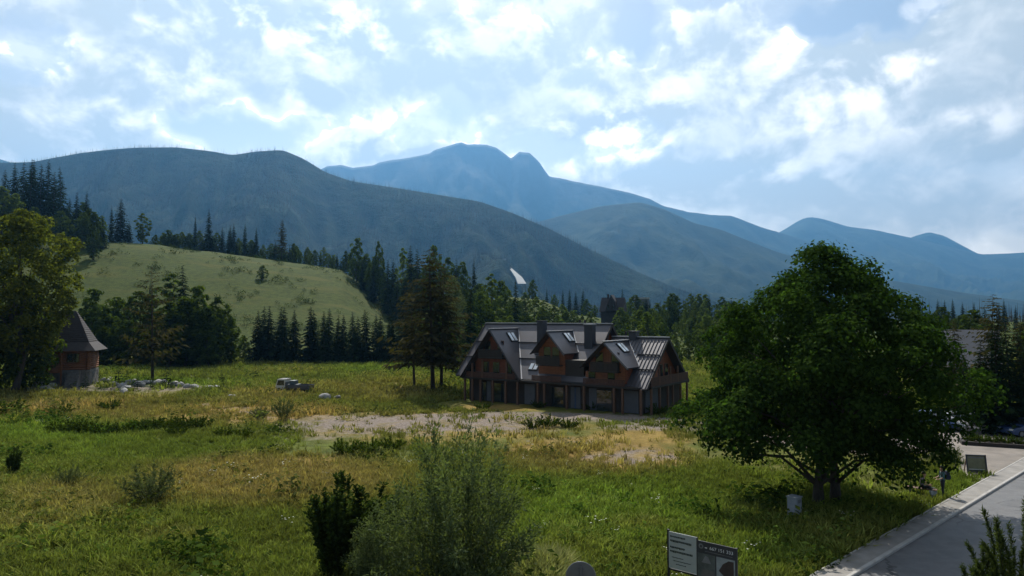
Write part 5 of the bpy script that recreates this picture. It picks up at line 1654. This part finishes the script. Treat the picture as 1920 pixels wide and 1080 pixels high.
p2_ = ground_at(1728, 930)
bench = empty('bench', p2_, R(-35), 'plain low wooden bench under the maple', 'bench')
for i in range(3): MB().box(-.75, .75, -.22 + i * .15, -.08 + i * .15, .41, .45).build('seat_board', post_wood, bench)
for x in (-.55, .55): MB().box(x - .04, x + .04, -.2, .2, -.05, .405).build('leg', stone_m, bench)
Q = {'pelvis': (0, 0, .55, .125, 2, None), 'belly': (.02, 0, .70, .125, 1, 'pelvis'), 'chest': (.07, 0, .93, .14, 1, 'belly'), 'neck': (.12, 0, 1.09, .055, 0, 'chest'), 'jaw': (.155, 0, 1.17, .075, 0, 'neck'), 'head': (.15, 0, 1.25, .095, 0, 'jaw'), 'crown': (.14, 0, 1.31, .07, 0, 'head'), 'nose': (.26, 0, 1.20, .014, 0, 'jaw')}
for s, y in (('l', 1), ('r', -1)):
    Q.update({s + 'sho': (.07, y * .19, 1.02, .062, 1, 'chest'), s + 'elb': (.14, y * .25, .76, .045, 1, s + 'sho'), s + 'wri': (.36, y * .16, .68, .03, 0, s + 'elb'), s + 'pal': (.43, y * .14, .665, .032, 0, s + 'wri'), s + 'thu': (.45, y * .10, .69, .011, 0, s + 'pal'),
              s + 'hip': (.04, y * .10, .54, .09, 2, 'pelvis'), s + 'kne': (.46, y * .13, .53, .062, 2, s + 'hip'), s + 'ank': (.60, y * .13, .09, .042, 2, s + 'kne'), s + 'toe': (.78, y * .14, .04, .036, 3, s + 'ank')})
    HAND(Q, s, (.43, y * .14, .665), (1, 0, -.35), s + 'pal', 0)
si_p = person(p2_, R(-35), Q, 'person in a grey top and dark trousers sitting on the low bench', [skin_m, cloth('lilac grey shirt', (.16, .14, .18)), cloth('black trousers', (.015, .015, .02)), cloth('pale trainers', (.45, .45, .45))])
hair(si_p, (.13, 0, 1.275), .108, hair_m)
p3_ = ground_at(1750, 934)
bag = empty('bag', p3_, R(20), 'pale shopping bag on the grass between the two people', 'bag')
MB().add([(-.2, -.1, 0), (.2, -.1, 0), (.2, .1, 0), (-.2, .1, 0), (-.24, -.05, .42), (.24, -.05, .42), (.24, .05, .42), (-.24, .05, .42)], [(3, 2, 1, 0), (0, 1, 5, 4), (1, 2, 6, 5), (2, 3, 7, 6), (3, 0, 4, 7), (4, 5, 6, 7)]).build('body', cloth('pale bag cloth', (.36, .38, .42)), bag)
for y in (-.045, .045): MB().tube([(-.1, y, .40), (-.08, y, .58), (.08, y, .58), (.1, y, .40)], .012, 6).build('handle', cloth('bag strap', (.3, .3, .33)), bag)

# ------------------------------------------------------------------ shrubs of the meadow
proto('willow', 'willow_shrub', shrub_mesh(6.0, 2.7, 3, 62, 330, .17, .32, upright=.9, base_r=.25, start=.10, thick=.004, curl=.0, twigs=.11, taper=.62), bark, willow_leaf)
proto('dome', 'shrub', shrub_mesh(2.2, 1.2, 6, 40, 120, .12, .34, upright=.75, base_r=.3, start=.06, thick=.006, curl=0), bark, leaf_grey)
proto('upright', 'shrub', shrub_mesh(4.0, .85, 4, 26, 260, .19, .5, upright=.9, base_r=.4, start=.05, thick=.006, curl=0), bark, bush_leaf)
proto('low', 'shrub', shrub_mesh(1.1, .8, 8, 34, 60, .13, .5, upright=.9, base_r=.6, start=.02, thick=.006, curl=0), bark, leaf_broad)
proto('pine', 'mountain_pine', shrub_mesh(5.0, 2.0, 9, 120, 1000, .15, .20, upright=.95, base_r=.3, start=.10, thick=.006, curl=.15, twigs=.04, taper=.6), dark_bark, needle_pine)
PROTO['pine'][2].materials[0] = needle_pine

plant('willow', at_depth(862, 25.0), 6.8, .80, R(30), 'tall feathery grey-green willow shrub in the foreground centre', 'shrub', None, 'foliage', 'stem')
plant('willow', at_depth(722, 25.6), 3.5, .8, R(160), 'lower thin willow shrub between the tall one and the dark bush', 'shrub', None, 'foliage', 'stem')
plant('upright', at_depth(630, 27.0), 4.25, .85, R(10), 'slim dark upright bush, leftmost of the foreground bushes', 'shrub', None, 'foliage', 'stem')
plant('upright', at_depth(690, 27.3), 3.6, 1.25, R(100), 'wider dark bush beside the slim upright one', 'shrub', None, 'foliage', 'stem')
plant('low', at_depth(945, 25.5), 1.1, 1.1, R(60), 'low dark bush at the right foot of the tall willow shrub', 'shrub', None, 'foliage', 'stem')
plant('low', at_depth(1052, 26.3), .9, .8, R(110), 'small dark bush left of the round sign', 'shrub', None, 'foliage', 'stem')
plant('dome', ground_at(282, 948), 2.5, 1.0, R(0), 'rounded grey-green shrub alone in the left meadow', 'shrub', None, 'foliage', 'stem')
plant('dome', ground_at(128, 916), 1.5, .9, R(50), 'small ragged shrub left of the rounded one', 'shrub', None, 'foliage', 'stem')
plant('upright', ground_at(25, 898), 2.1, .75, R(80), 'little upright sapling near the left edge of the meadow', 'shrub', None, 'foliage', 'stem')
plant('dome', ground_at(530, 788), 2.5, .8, R(120), 'grey-brown shrub below the truck in the middle meadow', 'shrub', None, 'foliage', 'stem')
plant('dome', ground_at(487, 788), 1.5, 1.2, R(120), 'paler low shrub left of the grey-brown one', 'shrub', None, 'foliage', 'stem')
plant('pine', at_depth(1898, 18.2), 5.4, .68, R(200), 'mountain pine with upright shoots at the bottom right corner', 'shrub', None, 'foliage', 'stem')
lows = [(118, 812, 1.3), (140, 808, 1.2), (165, 812, 1.2), (195, 815, 1.1), (225, 812, 1.0), (262, 806, 1.1), (285, 806, 1.2), (318, 806, 1.2), (345, 804, 1.3), (372, 804, 1.3), (330, 815, 1.0), (420, 818, .9), (455, 820, .9), (650, 850, 1.2), (690, 848, 1.1), (735, 842, 1.0), (12, 778, 1.8), (112, 778, 1.2), (205, 768, 1.2)]
for i, (px, py, h) in enumerate(sorted(lows)):
    plant('low', ground_at(px, py), h, 1.25, None, '%s low dark shrub from the left in the line across the middle meadow' % ORD[i], 'shrub', 'low shrubs across the middle meadow', 'foliage', 'stem')
gb = [(1000, 803, 1.0), (1030, 800, 1.2), (1065, 802, 1.0), (905, 768, 1.0), (1110, 768, 1.0), (1150, 770, 1.0), (1235, 776, 1.2), (1285, 778, 1.4), (1010, 764, .9)]
for i, (px, py, h) in enumerate(sorted(gb)):
    plant('low', ground_at(px, py), h, 1.3, None, '%s green weed clump from the left beside the track before the guest house' % ORD[i], 'shrub', 'weed clumps beside the track', 'foliage', 'stem')
fb_ = ground_at(1868, 836)
fbed = empty('flower_bed', (fb_.x, fb_.y, .05), R(-25), 'low planted bed edged with dark sleepers in the gravel yard', 'flower bed')
for a in ((-2.4, 2.4, -.95, -.75), (-2.4, 2.4, .75, .95), (-2.4, -2.2, -.74, .74), (2.2, 2.4, -.74, .74)): MB().box(a[0], a[1], a[2], a[3], -.02, .28).build('sleeper', dark_wood, fbed)
MB().box(-2.19, 2.19, -.74, .74, 0, .2).build('soil', simple_mat('dark soil', (.03, .022, .016), .95, .3, 4), fbed)
for i, x in enumerate((-1.7, -.9, -.1, .7, 1.5)):
    plant('low', (fb_.x + x * .9, fb_.y - x * .42, .22), .75, 1.0, None, '%s clump from the left in the planted bed of the gravel yard' % ORD[i], 'plant', 'clumps in the planted bed', 'foliage', 'stem')
for px, py, s in ((1894, 833, .6), (1902, 838, .5), (1880, 828, .5)):
    p = ground_at(px, py)
    o = link('stone', STN[1], None, (p.x, p.y, .12)); o.scale = (s, s, s)
    tag(o, {1894: 'largest white stone at the right end of the planted bed', 1902: 'white stone farthest right beside the planted bed', 1880: 'small white stone behind the other two by the planted bed'}[px], 'stone', 'white stones by the planted bed')
for i, (px, py, h) in enumerate(((1768, 862, 1.4), (1782, 866, 1.3), (1756, 872, 1.1))):
    plant('dome', ground_at(px, py), h, 1.0, None, ('tallest', 'right-hand', 'left-hand')[i] + ' grassy clump at the corner of lawn and gravel yard behind the people', 'shrub', 'grassy clumps behind the people', 'foliage', 'stem')


# ------------------------------------------------------------------ grass and weeds
def tuft(seed, n=16, h=.5, spread=.22, w=.022, lean=.5):
    r = np.random.RandomState(seed); V, F = [], []
    for i in range(n):
        a = r.uniform(0, 6.28); b = np.array([math.cos(a), math.sin(a), 0]) * spread * math.sqrt(r.uniform())
        d = np.array([math.cos(a + r.normal() * .8), math.sin(a + r.normal() * .8), 0]) * lean * r.uniform(.2, 1.2) * h
        s = np.array([-d[1], d[0], 0]); s = s / (np.linalg.norm(s) + 1e-9) * w * r.uniform(.7, 1.5)
        L = h * r.uniform(.5, 1.1); m = b + d * .35 + (0, 0, L * .62); t = b + d + (0, 0, L * .95)
        k = len(V); V += [b - s, b + s, m + s * .8, m - s * .8, t]; F += [(k, k + 1, k + 2, k + 3), (k + 3, k + 2, k + 4)]
    return V, F


def herb(seed, n=26, h=.4, spread=.3):
    r = np.random.RandomState(seed)
    a = r.uniform(0, 6.28, n); q = np.sqrt(r.uniform(0, 1, n)) * spread
    c = np.stack([q * np.cos(a), q * np.sin(a), r.uniform(.05, 1, n) * h * (1.1 - q / spread * .6)], 1)
    return leaf_cards(c, r.normal(size=(n, 3)) * .6 + (0, 0, 1), r.uniform(.08, .17, n), .55, r)


def umbel(seed, n=9, h=.75):
    r = np.random.RandomState(seed); V, F = [], []
    for i in range(n):
        x, y, hh = r.uniform(-.4, .4), r.uniform(-.4, .4), h * r.uniform(.6, 1.1); k = len(V); s = r.uniform(.02, .045)
        V += [(x + s, y, hh), (x, y + s, hh + .01), (x - s, y, hh), (x, y - s, hh + .01)]; F.append((k, k + 1, k + 2, k + 3))
    return V, F


blade_m = leaf_mat('grass blades', (.62, .62, .62), (1.25, 1.25, 1.25), .30, .25, (1.1, 1.2, .7), .6, instancer=True)
herb_m = leaf_mat('weed leaves', (.55, .6, .6), (1.1, 1.15, 1.0), .28, .3, (1.1, 1.25, .6), .6, instancer=True)
white_m = leaf_mat('white flower heads', (.42, .42, .36), (.62, .62, .55), .2, .1)
G = {}
for nm, (V, F), mt, px, py in (('grass', tuft(1), blade_m, 400, 1000), ('grass', tuft(2, 14, .62, .2, .02, .7), blade_m, 1100, 1000), ('grass', tuft(3, 20, .38, .3, .024, .6), blade_m, 240, 1000),
                               ('grass', herb(4), herb_m, 560, 1010), ('grass', herb(5, 34, .55, .36), herb_m, 1150, 1040), ('flowers', umbel(6), white_m, 540, 1000)):
    o = tag(link(nm, mesh(nm, V, F if isinstance(F, np.ndarray) else [tuple(f) for f in F], mt), None, ground_at(px, py)), kind='stuff')
    o['tint'] = (.12, .14, .03)
    G[len(G)] = o


def field(seed, n, d0, d1, proto_i, hs, dens=None, pxr=(-120, 2040), colour=None):
    """scatter on the visible part of the meadow, not on road, track, yard or house"""
    r = np.random.RandomState(seed)
    D = np.sqrt(r.uniform(d0 ** 2, d1 ** 2, n)); px = r.uniform(pxr[0], pxr[1], n)
    x = (px - 960) / FPX * D; z = ter(x, D)
    s_, g_, l_ = zones(x, D, z)
    rdist = road_dist(x, D)
    patch = fbm(x, D, 17, 4, .25); patch2 = fbm(x, D, 19, 3, .06)
    ok = rdist > 1.25
    ok &= ~((((x - 4.4) * .82 - (D - 78.5) * .575) ** 2 < 12.8 ** 2) & (((x - 4.4) * .575 + (D - 78.5) * .82 - 1.0) ** 2 < 7.8 ** 2))
    yx, yy = x - c0.x, D - c0.y
    ok &= ~((rdist < 30) & (D > 44) & (px > 1640) & (project(x, D, z)[1] < 892) & (project(x, D, z)[1] > 806) & ((px > 1795) | (project(x, D, z)[1] < 850)))
    g_ = np.maximum(g_, .9 * np.maximum(zones(x, D + 3.5, z)[1], np.maximum(zones(x * (D + 7) / D, D + 7, z)[1], zones(x * (D + 11) / D, D + 11, z)[1])))
    pr = 1 - np.clip(g_ * 1.25 + .9 * patch * g_, 0, 1) * .95
    if dens is not None: pr = pr * dens(s_, g_, l_, patch, patch2, x, D)
    ok &= r.uniform(0, 1, n) < pr
    x, D, z, s_, l_, patch, patch2 = (q[ok] for q in (x, D, z, s_, l_, patch, patch2)); m = len(x)
    sw = np.clip(s_ + .35 * patch + .15 * patch2 - .05, 0, 1)[:, None]; lw = np.clip(l_ + .25 * patch, 0, 1)[:, None]
    g = np.array([.150, .172, .036]); gl = np.array([.160, .222, .036]); st = np.array([.265, .208, .074])
    c = (g * (1 - lw) + gl * lw) * (1 - sw) + st * sw
    c = c * r.uniform(.7, 1.3, (m, 1)) * (1 + .18 * patch[:, None])
    if colour is not None: c = c * np.array(colour)
    h = r.uniform(hs[0], hs[1], m) * (1 + .25 * np.clip(patch, -1, 1.2))
    sc = np.stack([h * r.uniform(.9, 1.5, m), h * r.uniform(.9, 1.5, m), h], 1)
    return instancer('flowers' if proto_i == 5 else 'grass', np.stack([x, D, z - .03], 1), sc, np.stack([r.normal(size=m) * .12, r.normal(size=m) * .12, r.uniform(0, 6.28, m)], 1), c, G[proto_i])


field(1, 22000, 22, 48, 0, (.55, 1.25))
field(2, 12000, 22, 60, 1, (.5, 1.2))
field(3, 28000, 40, 95, 2, (.7, 1.5))
field(4, 13000, 22, 50, 3, (.6, 1.4), lambda s, g, l, p, p2, x, D: np.clip(.45 + .7 * p - .4 * s, 0, 1), colour=(.62, .74, .7))
field(5, 14000, 26, 95, 4, (.6, 1.7), lambda s, g, l, p, p2, x, D: np.clip(.10 + .9 * p - .3 * s, 0, 1), colour=(.58, .70, .65))
field(6, 1000, 22, 70, 5, (.6, 1.0), lambda s, g, l, p, p2, x, D: np.clip(p2 * 1.2 + .15, .04, 1))
field(7, 20000, 80, 165, 2, (1.3, 2.6))
field(8, 9000, 60, 165, 4, (1.2, 2.6), lambda s, g, l, p, p2, x, D: np.clip(.02 + .8 * p, 0, 1), colour=(.6, .72, .65))
field(9, 5000, 165, 335, 4, (1.2, 3.2), lambda s, g, l, p, p2, x, D: np.clip(.05 + .8 * p, 0, 1), pxr=(-100, 800), colour=(.22, .30, .24))
field(11, 5200, 23, 75, 4, (1.2, 2.4), lambda s, g, l, p, p2, x, D: np.clip(2.2 * fbm(x, D, 29, 3, .5) - .9 - .5 * s, 0, 1), colour=(.38, .50, .5))
field(12, 9000, 60, 130, 1, (.7, 1.7), lambda s, g, l, p, p2, x, D: np.clip(.2 + p, 0, 1), colour=(1.15, 1.0, 1.1))
field(10, 900, 24, 28, 1, (1.0, 1.8), pxr=(985, 1045), colour=(1.5, 1.35, 2.2))
